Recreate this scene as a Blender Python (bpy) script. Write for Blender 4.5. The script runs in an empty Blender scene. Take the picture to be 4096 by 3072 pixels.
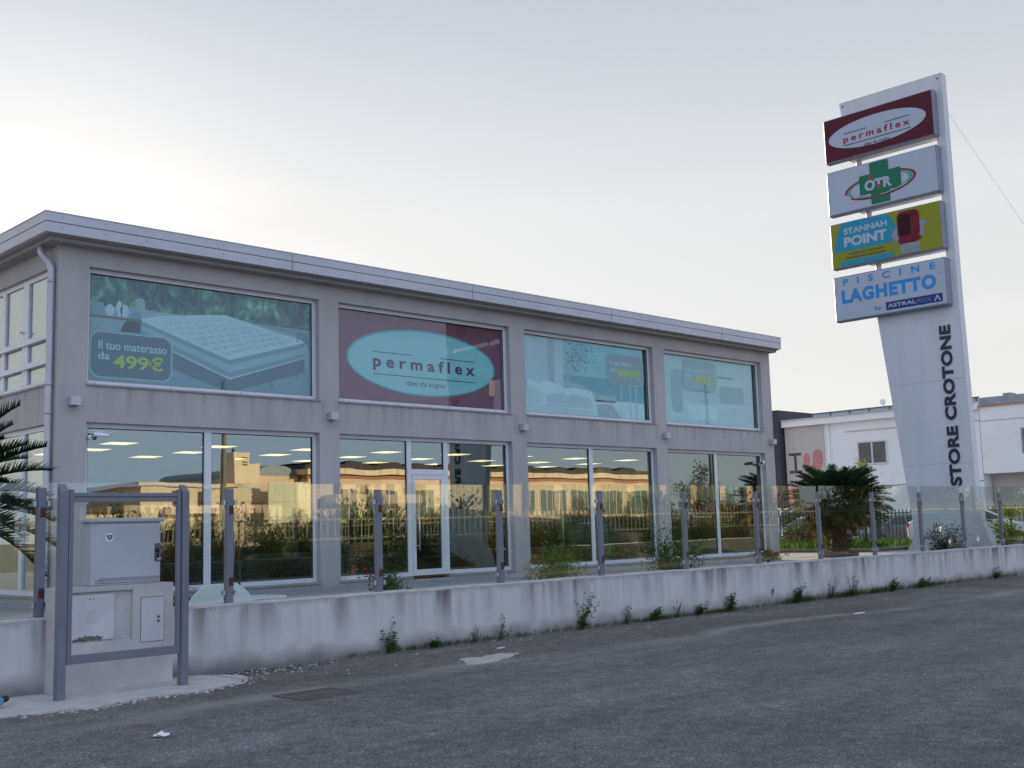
import bpy, math, random
from mathutils import Vector, Matrix, Quaternion
R = math.radians
sc = bpy.context.scene
col = sc.collection

# ------------------------------------------------------------------ camera
cam_d = bpy.data.cameras.new('camera'); cam = bpy.data.objects.new('camera', cam_d); col.objects.link(cam)
sc.camera = cam
cam_d.sensor_width = 36.0; cam_d.lens = 36.0 * 4562.7 / 4096.0
cam_d.clip_start = 0.05; cam_d.clip_end = 3000
yaw, pitch, roll = R(44.408), R(7.247), R(-1.632)
fwd = Vector((math.sin(yaw) * math.cos(pitch), math.cos(yaw) * math.cos(pitch), math.sin(pitch)))
rt = Vector((math.cos(yaw), -math.sin(yaw), 0)); up = rt.cross(fwd)
rt2 = rt * math.cos(roll) + up * math.sin(roll); up2 = -rt * math.sin(roll) + up * math.cos(roll)
cam.matrix_world = Matrix(((rt2.x, up2.x, -fwd.x, 0), (rt2.y, up2.y, -fwd.y, 0), (rt2.z, up2.z, -fwd.z, 1.61), (0, 0, 0, 1)))

# ------------------------------------------------------------------ sky, sun, exposure
SUN_EL, SUN_AZ = R(12.0), R(20.0)          # azimuth from +Y towards +X : behind the shop
w = bpy.data.worlds.new('World'); sc.world = w; w.use_nodes = True
nt = w.node_tree; nt.nodes.clear()
N = nt.nodes.new; L = nt.links.new
out = N('ShaderNodeOutputWorld'); bg = N('ShaderNodeBackground')
sky = N('ShaderNodeTexSky'); sky.sky_type = 'NISHITA'; sky.sun_disc = False
sky.sun_elevation = SUN_EL; sky.sun_rotation = SUN_AZ
sky.air_density = 1.0; sky.dust_density = .8; sky.ozone_density = 1.5
hsv = N('ShaderNodeHueSaturation'); hsv.inputs['Saturation'].default_value = 0.55
tc = N('ShaderNodeTexCoord'); mp = N('ShaderNodeMapping'); mp.inputs['Scale'].default_value = (1.2, 1.2, 5.0)
nz = N('ShaderNodeTexNoise'); nz.inputs['Scale'].default_value = 2.6; nz.inputs['Detail'].default_value = 7; nz.inputs['Roughness'].default_value = .55
rp = N('ShaderNodeValToRGB'); rp.color_ramp.elements[0].position = .47; rp.color_ramp.elements[1].position = .72
sx = N('ShaderNodeSeparateXYZ'); mr = N('ShaderNodeMapRange')
mr.inputs['From Min'].default_value = .02; mr.inputs['From Max'].default_value = .5; mr.inputs['To Min'].default_value = .8; mr.inputs['To Max'].default_value = .15
mm = N('ShaderNodeMath'); mm.operation = 'MULTIPLY'
mx = N('ShaderNodeMixRGB'); mx.blend_type = 'MIX'; mx.inputs['Color2'].default_value = (7.0, 7.1, 7.4, 1)
L(tc.outputs['Generated'], mp.inputs['Vector']); L(mp.outputs[0], nz.inputs['Vector']); L(nz.outputs['Fac'], rp.inputs['Fac'])
L(tc.outputs['Generated'], sx.inputs[0]); L(sx.outputs['Z'], mr.inputs['Value'])
L(rp.outputs['Color'], mm.inputs[0]); L(mr.outputs[0], mm.inputs[1]); L(mm.outputs[0], mx.inputs['Fac'])
L(sky.outputs['Color'], hsv.inputs['Color']); L(hsv.outputs['Color'], mx.inputs['Color1'])
# thin high veil over the whole sky, and an added bright bank behind the camera, unseen, lighting the shaded facade
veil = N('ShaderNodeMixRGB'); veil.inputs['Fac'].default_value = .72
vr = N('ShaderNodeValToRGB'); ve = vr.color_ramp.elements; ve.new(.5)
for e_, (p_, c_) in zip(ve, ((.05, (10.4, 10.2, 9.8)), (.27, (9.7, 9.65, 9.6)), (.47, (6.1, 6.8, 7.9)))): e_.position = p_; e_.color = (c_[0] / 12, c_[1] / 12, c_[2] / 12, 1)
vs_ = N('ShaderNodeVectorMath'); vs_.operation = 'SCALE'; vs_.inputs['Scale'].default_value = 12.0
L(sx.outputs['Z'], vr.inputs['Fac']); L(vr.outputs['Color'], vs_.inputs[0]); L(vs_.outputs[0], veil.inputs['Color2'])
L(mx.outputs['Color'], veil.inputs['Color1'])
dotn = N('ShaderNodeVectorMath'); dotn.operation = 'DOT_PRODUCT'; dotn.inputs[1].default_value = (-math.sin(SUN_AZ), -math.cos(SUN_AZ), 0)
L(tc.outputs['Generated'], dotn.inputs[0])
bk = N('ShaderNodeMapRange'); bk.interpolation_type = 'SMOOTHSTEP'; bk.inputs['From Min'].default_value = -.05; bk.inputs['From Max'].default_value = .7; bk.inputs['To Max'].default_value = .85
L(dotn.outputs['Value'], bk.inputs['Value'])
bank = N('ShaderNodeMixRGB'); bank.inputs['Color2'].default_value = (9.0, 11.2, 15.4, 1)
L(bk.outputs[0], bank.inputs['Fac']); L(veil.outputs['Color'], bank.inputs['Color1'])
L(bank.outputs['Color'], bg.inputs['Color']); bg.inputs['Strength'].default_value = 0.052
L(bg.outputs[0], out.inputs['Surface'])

sun_d = bpy.data.lights.new('sun', 'SUN'); sun_d.energy = 5.0; sun_d.angle = R(0.5); sun_d.color = (1.0, .83, .62)
sun = bpy.data.objects.new('sun', sun_d); col.objects.link(sun)
s_dir = Vector((math.sin(SUN_AZ) * math.cos(SUN_EL), math.cos(SUN_AZ) * math.cos(SUN_EL), math.sin(SUN_EL)))
sun.rotation_euler = s_dir.to_track_quat('Z', 'Y').to_euler(); sun.location = (0, 60, 40)

sc.view_settings.view_transform = 'Standard'; sc.view_settings.look = 'None'
sc.view_settings.exposure = 0.9; sc.view_settings.gamma = 1.0; sc.view_settings.use_curve_mapping = False
sc.cycles.max_bounces = 12; sc.cycles.transparent_max_bounces = 24; sc.cycles.glossy_bounces = 5; sc.cycles.diffuse_bounces = 4

# ------------------------------------------------------------------ materials
MATS = {}
def mat(name, c, rough=.7, metal=0.0, var=.12, vscale=3.0, fine=0.0, fscale=60.0, bump=0.0, bscale=80.0, spec=.5, stretch=None):
    m = bpy.data.materials.new(name); m.use_nodes = True; MATS[name] = m
    t = m.node_tree; b = t.nodes['Principled BSDF']; n = t.nodes.new; l = t.links.new
    b.inputs['Roughness'].default_value = rough; b.inputs['Metallic'].default_value = metal
    b.inputs['Specular IOR Level'].default_value = spec
    tcn = n('ShaderNodeTexCoord'); vec = tcn.outputs['Object']
    if stretch:
        mpn = n('ShaderNodeMapping'); mpn.inputs['Scale'].default_value = stretch; l(vec, mpn.inputs['Vector']); vec = mpn.outputs[0]
    n1 = n('ShaderNodeTexNoise'); n1.inputs['Scale'].default_value = vscale; n1.inputs['Detail'].default_value = 6; l(vec, n1.inputs['Vector'])
    m1 = n('ShaderNodeMapRange'); m1.inputs['From Min'].default_value = .3; m1.inputs['From Max'].default_value = .7
    m1.inputs['To Min'].default_value = 1 - var; m1.inputs['To Max'].default_value = 1 + var; l(n1.outputs['Fac'], m1.inputs['Value'])
    fac = m1.outputs[0]
    if fine:
        n2 = n('ShaderNodeTexNoise'); n2.inputs['Scale'].default_value = fscale; n2.inputs['Detail'].default_value = 3; l(tcn.outputs['Object'], n2.inputs['Vector'])
        m2 = n('ShaderNodeMapRange'); m2.inputs['From Min'].default_value = .3; m2.inputs['From Max'].default_value = .7
        m2.inputs['To Min'].default_value = 1 - fine; m2.inputs['To Max'].default_value = 1 + fine; l(n2.outputs['Fac'], m2.inputs['Value'])
        mu = n('ShaderNodeMath'); mu.operation = 'MULTIPLY'; l(fac, mu.inputs[0]); l(m2.outputs[0], mu.inputs[1]); fac = mu.outputs[0]
    vm = n('ShaderNodeVectorMath'); vm.operation = 'SCALE'; vm.inputs[0].default_value = c[:3]; l(fac, vm.inputs['Scale'])
    l(vm.outputs[0], b.inputs['Base Color'])
    if bump:
        n3 = n('ShaderNodeTexNoise'); n3.inputs['Scale'].default_value = bscale; n3.inputs['Detail'].default_value = 4; l(tcn.outputs['Object'], n3.inputs['Vector'])
        bp = n('ShaderNodeBump'); bp.inputs['Strength'].default_value = bump; bp.inputs['Distance'].default_value = .01
        l(n3.outputs['Fac'], bp.inputs['Height']); l(bp.outputs[0], b.inputs['Normal'])
    return m

def glass(name, tint, f0, rough=0.0, wave=0.0, wscale=1.5, rcol=(1, 1, 1)):
    m = bpy.data.materials.new(name); m.use_nodes = True; MATS[name] = m
    t = m.node_tree; t.nodes.clear(); n = t.nodes.new; l = t.links.new
    o = n('ShaderNodeOutputMaterial'); tr = n('ShaderNodeBsdfTransparent'); tr.inputs['Color'].default_value = (*tint, 1)
    gl = n('ShaderNodeBsdfGlossy'); gl.inputs['Roughness'].default_value = rough; gl.inputs['Color'].default_value = (*rcol, 1)
    ge = n('ShaderNodeNewGeometry'); dt = n('ShaderNodeVectorMath'); dt.operation = 'DOT_PRODUCT'
    l(ge.outputs['Normal'], dt.inputs[0]); l(ge.outputs['Incoming'], dt.inputs[1])
    ab = n('ShaderNodeMath'); ab.operation = 'ABSOLUTE'; l(dt.outputs['Value'], ab.inputs[0])
    su = n('ShaderNodeMath'); su.operation = 'SUBTRACT'; su.inputs[0].default_value = 1; su.use_clamp = True; l(ab.outputs[0], su.inputs[1])
    pw = n('ShaderNodeMath'); pw.operation = 'POWER'; pw.inputs[1].default_value = 5; l(su.outputs[0], pw.inputs[0])
    ma = n('ShaderNodeMath'); ma.operation = 'MULTIPLY_ADD'; ma.inputs[1].default_value = 1 - f0; ma.inputs[2].default_value = f0; ma.use_clamp = True; l(pw.outputs[0], ma.inputs[0])
    ms = n('ShaderNodeMixShader'); l(ma.outputs[0], ms.inputs['Fac']); l(tr.outputs[0], ms.inputs[1]); l(gl.outputs[0], ms.inputs[2])
    if wave:
        tcn = n('ShaderNodeTexCoord'); nn = n('ShaderNodeTexNoise'); nn.inputs['Scale'].default_value = wscale; nn.inputs['Detail'].default_value = 1
        l(tcn.outputs['Object'], nn.inputs['Vector']); bp = n('ShaderNodeBump'); bp.inputs['Strength'].default_value = 1; bp.inputs['Distance'].default_value = wave
        l(nn.outputs['Fac'], bp.inputs['Height']); l(bp.outputs[0], gl.inputs['Normal'])
    l(ms.outputs[0], o.inputs['Surface'])
    return m

def emit(name, c, s):
    m = bpy.data.materials.new(name); m.use_nodes = True; t = m.node_tree; t.nodes.clear(); MATS[name] = m
    e = t.nodes.new('ShaderNodeEmission'); e.inputs['Color'].default_value = (*c, 1); e.inputs['Strength'].default_value = s
    o = t.nodes.new('ShaderNodeOutputMaterial'); t.links.new(e.outputs[0], o.inputs['Surface']); return m

def ramp_mat(name, stops, scale, detail=6, rough=.8, stretch=(1, 1, 1), dist=0.0, spec=.3, transl=0.0, nrough=.5):
    """noise driven colour ramp, for printed pictures, foliage and soil"""
    m = bpy.data.materials.new(name); m.use_nodes = True; MATS[name] = m
    t = m.node_tree; b = t.nodes['Principled BSDF']; n = t.nodes.new; l = t.links.new
    b.inputs['Roughness'].default_value = rough; b.inputs['Specular IOR Level'].default_value = spec
    tcn = n('ShaderNodeTexCoord'); mpn = n('ShaderNodeMapping'); mpn.inputs['Scale'].default_value = stretch; l(tcn.outputs['Object'], mpn.inputs['Vector'])
    n1 = n('ShaderNodeTexNoise'); n1.inputs['Scale'].default_value = scale; n1.inputs['Detail'].default_value = detail; n1.inputs['Distortion'].default_value = dist; n1.inputs['Roughness'].default_value = nrough
    l(mpn.outputs[0], n1.inputs['Vector']); r = n('ShaderNodeValToRGB'); l(n1.outputs['Fac'], r.inputs['Fac'])
    els = r.color_ramp.elements
    while len(els) < len(stops): els.new(.5)
    for e, (p, c) in zip(els, stops): e.position = p; e.color = (*c, 1)
    l(r.outputs['Color'], b.inputs['Base Color'])
    if transl:
        o = t.nodes['Material Output']; tl = n('ShaderNodeBsdfTranslucent'); l(r.outputs['Color'], tl.inputs['Color'])
        ms = n('ShaderNodeMixShader'); ms.inputs['Fac'].default_value = transl; l(b.outputs[0], ms.inputs[1]); l(tl.outputs[0], ms.inputs[2]); l(ms.outputs[0], o.inputs['Surface'])
    return m

mat('plaster', (.39, .37, .368), .9, var=.09, vscale=1.6, stretch=(1, 1, .4), fine=.15, fscale=130, bump=.25, bscale=160)
def sill_streaks(m):
    """faint rain streaks on the render below the upper sills (object z 3.73) and round the foot"""
    t = m.node_tree; n = t.nodes.new; l = t.links.new; b = t.nodes['Principled BSDF']; src = b.inputs['Base Color'].links[0].from_socket
    tcn = n('ShaderNodeTexCoord'); sp = n('ShaderNodeSeparateXYZ'); l(tcn.outputs['Object'], sp.inputs[0])
    q = n('ShaderNodeMapping'); q.inputs['Scale'].default_value = (1, 1, .06); l(tcn.outputs['Object'], q.inputs['Vector'])
    k = n('ShaderNodeTexNoise'); k.inputs['Scale'].default_value = 5.0; k.inputs['Detail'].default_value = 7; l(q.outputs[0], k.inputs['Vector'])
    def rng(v, a, c, d, e):
        r = n('ShaderNodeMapRange'); r.inputs['From Min'].default_value = a; r.inputs['From Max'].default_value = c; r.inputs['To Min'].default_value = d; r.inputs['To Max'].default_value = e; l(v, r.inputs['Value']); return r.outputs[0]
    def op(o, a, c):
        z = n('ShaderNodeMath'); z.operation = o
        for i, v in ((0, a), (1, c)):
            if isinstance(v, (int, float)): z.inputs[i].default_value = v
            else: l(v, z.inputs[i])
        return z.outputs[0]
    st = rng(k.outputs['Fac'], .48, .66, 0, 1)
    below = op('MULTIPLY', rng(sp.outputs['Z'], 3.12, 3.72, 0, 1), op('LESS_THAN', sp.outputs['Z'], 3.735))
    foot = rng(op('ADD', sp.outputs['Z'], op('MULTIPLY', k.outputs['Fac'], .35)), .22, .55, .7, 0)
    f = op('MULTIPLY', op('MAXIMUM', op('MULTIPLY', st, below), foot), .42)
    mx_ = n('ShaderNodeMixRGB'); l(f, mx_.inputs['Fac']); l(src, mx_.inputs['Color1']); mx_.inputs['Color2'].default_value = (.17, .155, .15, 1); l(mx_.outputs[0], b.inputs['Base Color'])
sill_streaks(MATS['plaster'])
mat('soffit', (.28, .26, .265), .9, var=.06)
mat('fascia', (.47, .47, .51), .5, metal=.0, var=.05, vscale=.7, fine=.03, fscale=40)
mat('seam_dark', (.10, .10, .12), .7)
mat('frame_white', (.62, .62, .66), .42, var=.04)
mat('sill_grey', (.27, .27, .30), .7, var=.08)
mat('pipe_grey', (.42, .43, .47), .45, metal=.3, var=.08)
mat('black_rubber', (.012, .012, .014), .6)
mat('steel', (.55, .55, .57), .3, metal=.9, var=.05)
mat('post_grey', (.165, .17, .205), .5, metal=.2, var=.08, vscale=5)
mat('rust', (.085, .028, .02), .9, var=.4, vscale=30)
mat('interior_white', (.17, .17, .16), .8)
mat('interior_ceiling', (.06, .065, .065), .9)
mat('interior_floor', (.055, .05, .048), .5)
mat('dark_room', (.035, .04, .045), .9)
mat('maroon', (.13, .018, .022), .6, var=.1)
mat('teal_board', (.42, .58, .58), .5)
mat('white_plastic', (.82, .83, .85), .45, var=.04)
mat('cement_light', (.46, .44, .42), .95, var=.14, vscale=4, fine=.12, fscale=90, bump=.3, bscale=90)
mat('plinth_conc', (.48, .455, .44), .95, var=.16, vscale=2.6, fine=.07, fscale=110, bump=.25, bscale=90)
mat('plinth_panel', (.54, .53, .54), .9, var=.1, vscale=3, fine=.05, fscale=100)
mat('dirt', (.13, .115, .10), .95, var=.4, vscale=18)
mat('cabinet_grey', (.46, .47, .50), .75, var=.07, vscale=2.5, fine=.06, fscale=150)
mat('cabinet_dark', (.11, .12, .14), .8)
mat('blade_white', (.60, .61, .65), .5, var=.07, vscale=2.4, stretch=(1, 1, .14))
mat('letter_navy', (.018, .018, .04), .5, var=.02)
mat('box_side', (.22, .23, .28), .5)
mat('sg_maroon', (.085, .010, .024), .45, spec=.22, var=.02)
mat('sg_white', (.42, .47, .56), .45, spec=.22, var=.02)
mat('sg_red', (.30, .025, .05), .5, spec=.22, var=.02)
mat('sg_green', (.015, .16, .095), .5, spec=.22, var=.02)
mat('sg_mid', (.10, .33, .26), .5, spec=.22, var=.02)
mat('sg_orange', (.42, .09, .05), .5, spec=.22, var=.02)
mat('sg_lime', (.26, .27, .025), .5, spec=.22, var=.02)
mat('sg_cyan', (.02, .27, .42), .5, spec=.22, var=.02)
mat('sg_blue', (.035, .26, .62), .5, spec=.22, var=.02)
mat('sg_navy', (.03, .05, .20), .5, spec=.22, var=.02)
mat('sg_seat', (.16, .012, .03), .6, spec=.22, var=.3, vscale=4)
mat('sg_seatdark', (.03, .006, .012), .6, spec=.22)
mat('sg_grey', (.26, .28, .33), .6, spec=.22)
mat('p_tag', (.045, .12, .16), .7, var=.02)
mat('p_tag2', (.13, .24, .30), .7, var=.02)
mat('p_teal', (.23, .43, .45), .7, var=.05)
mat('p_lime', (.42, .50, .035), .7, var=.02)
mat('p_white', (.42, .60, .62), .7, var=.06, vscale=6)
mat('p_quilt', (.36, .535, .55), .7)
mat('p_white2', (.24, .42, .44), .7, var=.05)
mat('p_mid', (.15, .29, .33), .7, var=.05)
mat('p_slate', (.07, .14, .18), .7, var=.05)
mat('p_wood', (.15, .10, .09), .7)
mat('p_maroon', (.21, .05, .085), .7, var=.03)
mat('p_maroon_letter', (.085, .02, .05), .7)
mat('p_oval', (.28, .57, .59), .7, var=.03)
mat('p_oval_edge', (.06, .33, .35), .7)
mat('p_black', (.02, .035, .04), .7)
mat('p_sky', (.19, .52, .60), .7, var=.12, vscale=1.2)
mat('p_sea', (.06, .33, .42), .7, var=.08)
mat('p_haze', (.21, .37, .42), .7, var=.10, vscale=1.0)
mat('p_stem', (.13, .22, .25), .7)
mat('q_mid', (.27, .42, .46), .7, var=.05)  # paler print colours of the last two bays, sky reflection painted in
mat('q_haze', (.37, .54, .58), .7, var=.08, vscale=1.0)
mat('q_white', (.48, .70, .72), .7, var=.06, vscale=5)
mat('q_soft', (.42, .60, .62), .7, var=.05)
mat('q_tag', (.19, .30, .36), .7, var=.02)
ramp_mat('p_forest', [(.36, (.012, .05, .07)), (.47, (.03, .12, .11)), (.56, (.06, .26, .15)), (.68, (.32, .58, .48))], 3.4, 15, dist=.5, nrough=.64)
ramp_mat('p_leaf', [(.35, (.16, .40, .38)), (.6, (.17, .38, .25)), (.8, (.3, .5, .3))], 9, 6)
mat('warehouse_white', (.84, .84, .85), .8, var=.05, vscale=.5, fine=.02)
mat('warehouse_beige', (.52, .48, .45), .85, var=.05)
mat('warehouse_dark', (.045, .042, .055), .7)
mat('roof_grey', (.30, .33, .38), .7)
mat('heart_pink', (.52, .22, .22), .8)
mat('heart_grey', (.09, .085, .10), .8)
mat('dark_pane', (.10, .105, .105), .25)
mat('tan_panel', (.80, .60, .42), .85, var=.12, vscale=.4, fine=.05, fscale=5)
mat('tan_light', (.86, .68, .50), .85, var=.08, vscale=.6)
mat('mural', (.84, .78, .56), .85, var=.08, vscale=.5)
mat('brick_band', (.46, .22, .14), .9, var=.2, vscale=4)
mat('roof_brown', (.07, .06, .06), .9, var=.3)
mat('roof_tile', (.22, .12, .08), .9, var=.25, vscale=5)
mat('far_glass', (.14, .17, .17), .2)
mat('wood_pole', (.22, .20, .17), .9, var=.2, vscale=6)
mat('fence_iron', (.30, .26, .19), .7, var=.2)
mat('iron_dark', (.06, .065, .075), .6, var=.15)
mat('orange_sleeve', (.75, .16, .02), .6)
mat('yellow_sign', (.7, .45, .03), .6)
mat('red_sign', (.55, .03, .02), .6)
mat('bark', (.10, .075, .05), .95, var=.3, vscale=12, bump=.5, bscale=30)
mat('cycad_trunk', (.085, .055, .035), 1.0, var=.5, vscale=22, bump=1.0, bscale=24)
mat('stake', (.30, .25, .18), .9)
mat('pot_dark', (.045, .04, .045), .7)
mat('petal_orange', (.70, .20, .02), .7)
mat('petal_red', (.55, .015, .02), .7)
mat('car_white', (.68, .70, .73), .25, var=.02)
mat('car_grey', (.20, .21, .23), .25, metal=.4, var=.02)
mat('car_dark', (.02, .022, .028), .2, var=.02)
mat('car_red', (.35, .02, .02), .25, var=.02)
mat('car_glass', (.02, .026, .03), .08)
mat('tyre', (.018, .018, .018), .9)
mat('rim', (.45, .45, .47), .35, metal=.7)
mat('lamp_red', (.45, .02, .02), .3)
mat('lamp_clear', (.7, .7, .7), .15)
mat('paper', (.72, .72, .74), .9)
mat('bottle_blue', (.10, .28, .45), .3)
mat('cast_iron', (.115, .10, .092), .75, metal=.2, var=.25, vscale=14, bump=.5, bscale=50)
mat('cement_spill', (.40, .375, .355), .95, var=.14, vscale=7, fine=.10, fscale=70)
mat('forecourt', (.30, .29, .28), .85, var=.10, vscale=.8, fine=.08, fscale=60)
glass('window_glass', (.52, .66, .62), .19, wave=.0011, wscale=1.1, rcol=(.97, .99, .92))
glass('poster_glass', (.90, .96, .96), .04, wave=.0006, wscale=1.2)
glass('side_glass', (.6, .75, .75), .30, wave=.0004, wscale=1.0)
glass('fence_glass', (.92, .955, .94), .058, wave=.0002, wscale=1.0, rcol=(.97, 1, .98))
ramp_mat('leaf_green', [(.3, (.022, .055, .014)), (.5, (.045, .105, .022)), (.75, (.10, .18, .036))], 6, 4, .75, transl=.25, spec=.12)
ramp_mat('leaf_lime', [(.3, (.08, .12, .015)), (.5, (.16, .22, .03)), (.75, (.27, .33, .06))], 6, 4, .75, transl=.35, spec=.12)
ramp_mat('leaf_dark', [(.3, (.010, .026, .014)), (.5, (.020, .048, .022)), (.75, (.042, .085, .034))], 7, 4, .75, transl=.10, spec=.12)
ramp_mat('leaf_olive', [(.3, (.035, .045, .018)), (.5, (.075, .085, .03)), (.75, (.16, .15, .05))], 3, 5, .8, transl=.25, spec=.1)
ramp_mat('leaf_rust', [(.3, (.07, .035, .012)), (.5, (.15, .075, .025)), (.75, (.25, .14, .05))], 3, 5, .8, transl=.3)
ramp_mat('frond_dead', [(.3, (.05, .028, .012)), (.55, (.12, .065, .025)), (.8, (.20, .11, .04))], 6, 4, .9, transl=.2)
ramp_mat('soil', [(.3, (.10, .085, .05)), (.5, (.15, .13, .075)), (.7, (.20, .19, .10))], .8, 8, .95)

def asphalt():
    m = bpy.data.materials.new('asphalt'); m.use_nodes = True; MATS['asphalt'] = m
    t = m.node_tree; b = t.nodes['Principled BSDF']; n = t.nodes.new; l = t.links.new
    tcn = n('ShaderNodeTexCoord')
    def noise(s, d, lo, hi, a, c, vec=None, sc3=None):
        v = tcn.outputs['Object']
        if sc3:
            q = n('ShaderNodeMapping'); q.inputs['Scale'].default_value = sc3; l(v, q.inputs['Vector']); v = q.outputs[0]
        k = n('ShaderNodeTexNoise'); k.inputs['Scale'].default_value = s; k.inputs['Detail'].default_value = d; l(v, k.inputs['Vector'])
        r = n('ShaderNodeMapRange'); r.inputs['From Min'].default_value = lo; r.inputs['From Max'].default_value = hi
        r.inputs['To Min'].default_value = a; r.inputs['To Max'].default_value = c; l(k.outputs['Fac'], r.inputs['Value']); return r.outputs[0], k
    def mul(a, c):
        k = n('ShaderNodeMath'); k.operation = 'MULTIPLY'; l(a, k.inputs[0]); l(c, k.inputs[1]); return k.outputs[0]
    f1, _ = noise(.35, 5, .3, .7, .84, 1.16)
    f2, k2 = noise(48, 4, .32, .68, .55, 1.5)
    f3, _ = noise(1.0, 6, .42, .66, 1.0, .80, sc3=(.55, 1.6, 1))
    vo = n('ShaderNodeTexVoronoi'); vo.inputs['Scale'].default_value = 66; l(tcn.outputs['Object'], vo.inputs['Vector'])
    sp = n('ShaderNodeSeparateColor'); l(vo.outputs['Color'], sp.inputs[0])
    r2 = n('ShaderNodeMapRange'); r2.inputs['From Min'].default_value = .78; r2.inputs['From Max'].default_value = 1; r2.inputs['To Min'].default_value = 1; r2.inputs['To Max'].default_value = 2.1; l(sp.outputs['Red'], r2.inputs['Value'])
    r3 = n('ShaderNodeMapRange'); r3.inputs['From Min'].default_value = 0; r3.inputs['From Max'].default_value = .25; r3.inputs['To Min'].default_value = .40; r3.inputs['To Max'].default_value = 1; l(sp.outputs['Green'], r3.inputs['Value'])
    f4, _ = noise(7, 5, .34, .66, .80, 1.22); f6, _ = noise(2.1, 6, .3, .7, .86, 1.14); f7, _ = noise(.8, 4, .35, .65, .84, 1.15, sc3=(.12, .9, 1)); f4 = mul(f4, f7)
    fac = mul(mul(mul(mul(mul(mul(f1, f2), f3), r2.outputs[0]), r3.outputs[0]), f4), f6)
    # dusty pale bands lying along the road edge (y about 10 to 10.6)
    sx = n('ShaderNodeSeparateXYZ'); l(tcn.outputs['Object'], sx.inputs[0])
    kx = n('ShaderNodeTexNoise'); kx.inputs['Scale'].default_value = .25; kx.inputs['Detail'].default_value = 3; l(tcn.outputs['Object'], kx.inputs['Vector'])
    ad = n('ShaderNodeMath'); ad.operation = 'MULTIPLY_ADD'; ad.inputs[1].default_value = 2.2; l(kx.outputs['Fac'], ad.inputs[0]); l(sx.outputs['Y'], ad.inputs[2])
    d1 = n('ShaderNodeMath'); d1.operation = 'SUBTRACT'; d1.inputs[1].default_value = 11.35; l(ad.outputs[0], d1.inputs[0])
    d2 = n('ShaderNodeMath'); d2.operation = 'ABSOLUTE'; l(d1.outputs[0], d2.inputs[0])
    d3 = n('ShaderNodeMapRange'); d3.inputs['From Min'].default_value = .05; d3.inputs['From Max'].default_value = .38; d3.inputs['To Min'].default_value = 1; d3.inputs['To Max'].default_value = 0; l(d2.outputs[0], d3.inputs['Value'])
    f5, _ = noise(.9, 5, .40, .58, 0, .85, sc3=(.5, 1, 1))
    dust = mul(d3.outputs[0], f5)
    st = n('ShaderNodeMapRange'); st.inputs['From Min'].default_value = 11.55; st.inputs['From Max'].default_value = 12.1; st.inputs['To Min'].default_value = 0; st.inputs['To Max'].default_value = .8; l(ad.outputs[0], st.inputs['Value'])
    cm = n('ShaderNodeMixRGB'); cm.inputs['Color1'].default_value = (.140, .133, .137, 1); cm.inputs['Color2'].default_value = (.128, .112, .103, 1); l(st.outputs[0], cm.inputs['Fac'])
    vm = n('ShaderNodeVectorMath'); vm.operation = 'SCALE'; l(cm.outputs[0], vm.inputs[0]); l(fac, vm.inputs['Scale'])
    mxn = n('ShaderNodeMixRGB'); l(dust, mxn.inputs['Fac']); l(vm.outputs[0], mxn.inputs['Color1']); mxn.inputs['Color2'].default_value = (.25, .225, .21, 1)
    l(mxn.outputs[0], b.inputs['Base Color']); b.inputs['Roughness'].default_value = .88; b.inputs['Specular IOR Level'].default_value = .35
    bp = n('ShaderNodeBump'); bp.inputs['Strength'].default_value = .7; bp.inputs['Distance'].default_value = .01; l(vo.outputs['Distance'], bp.inputs['Height']); l(bp.outputs[0], b.inputs['Normal'])
asphalt()

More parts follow.
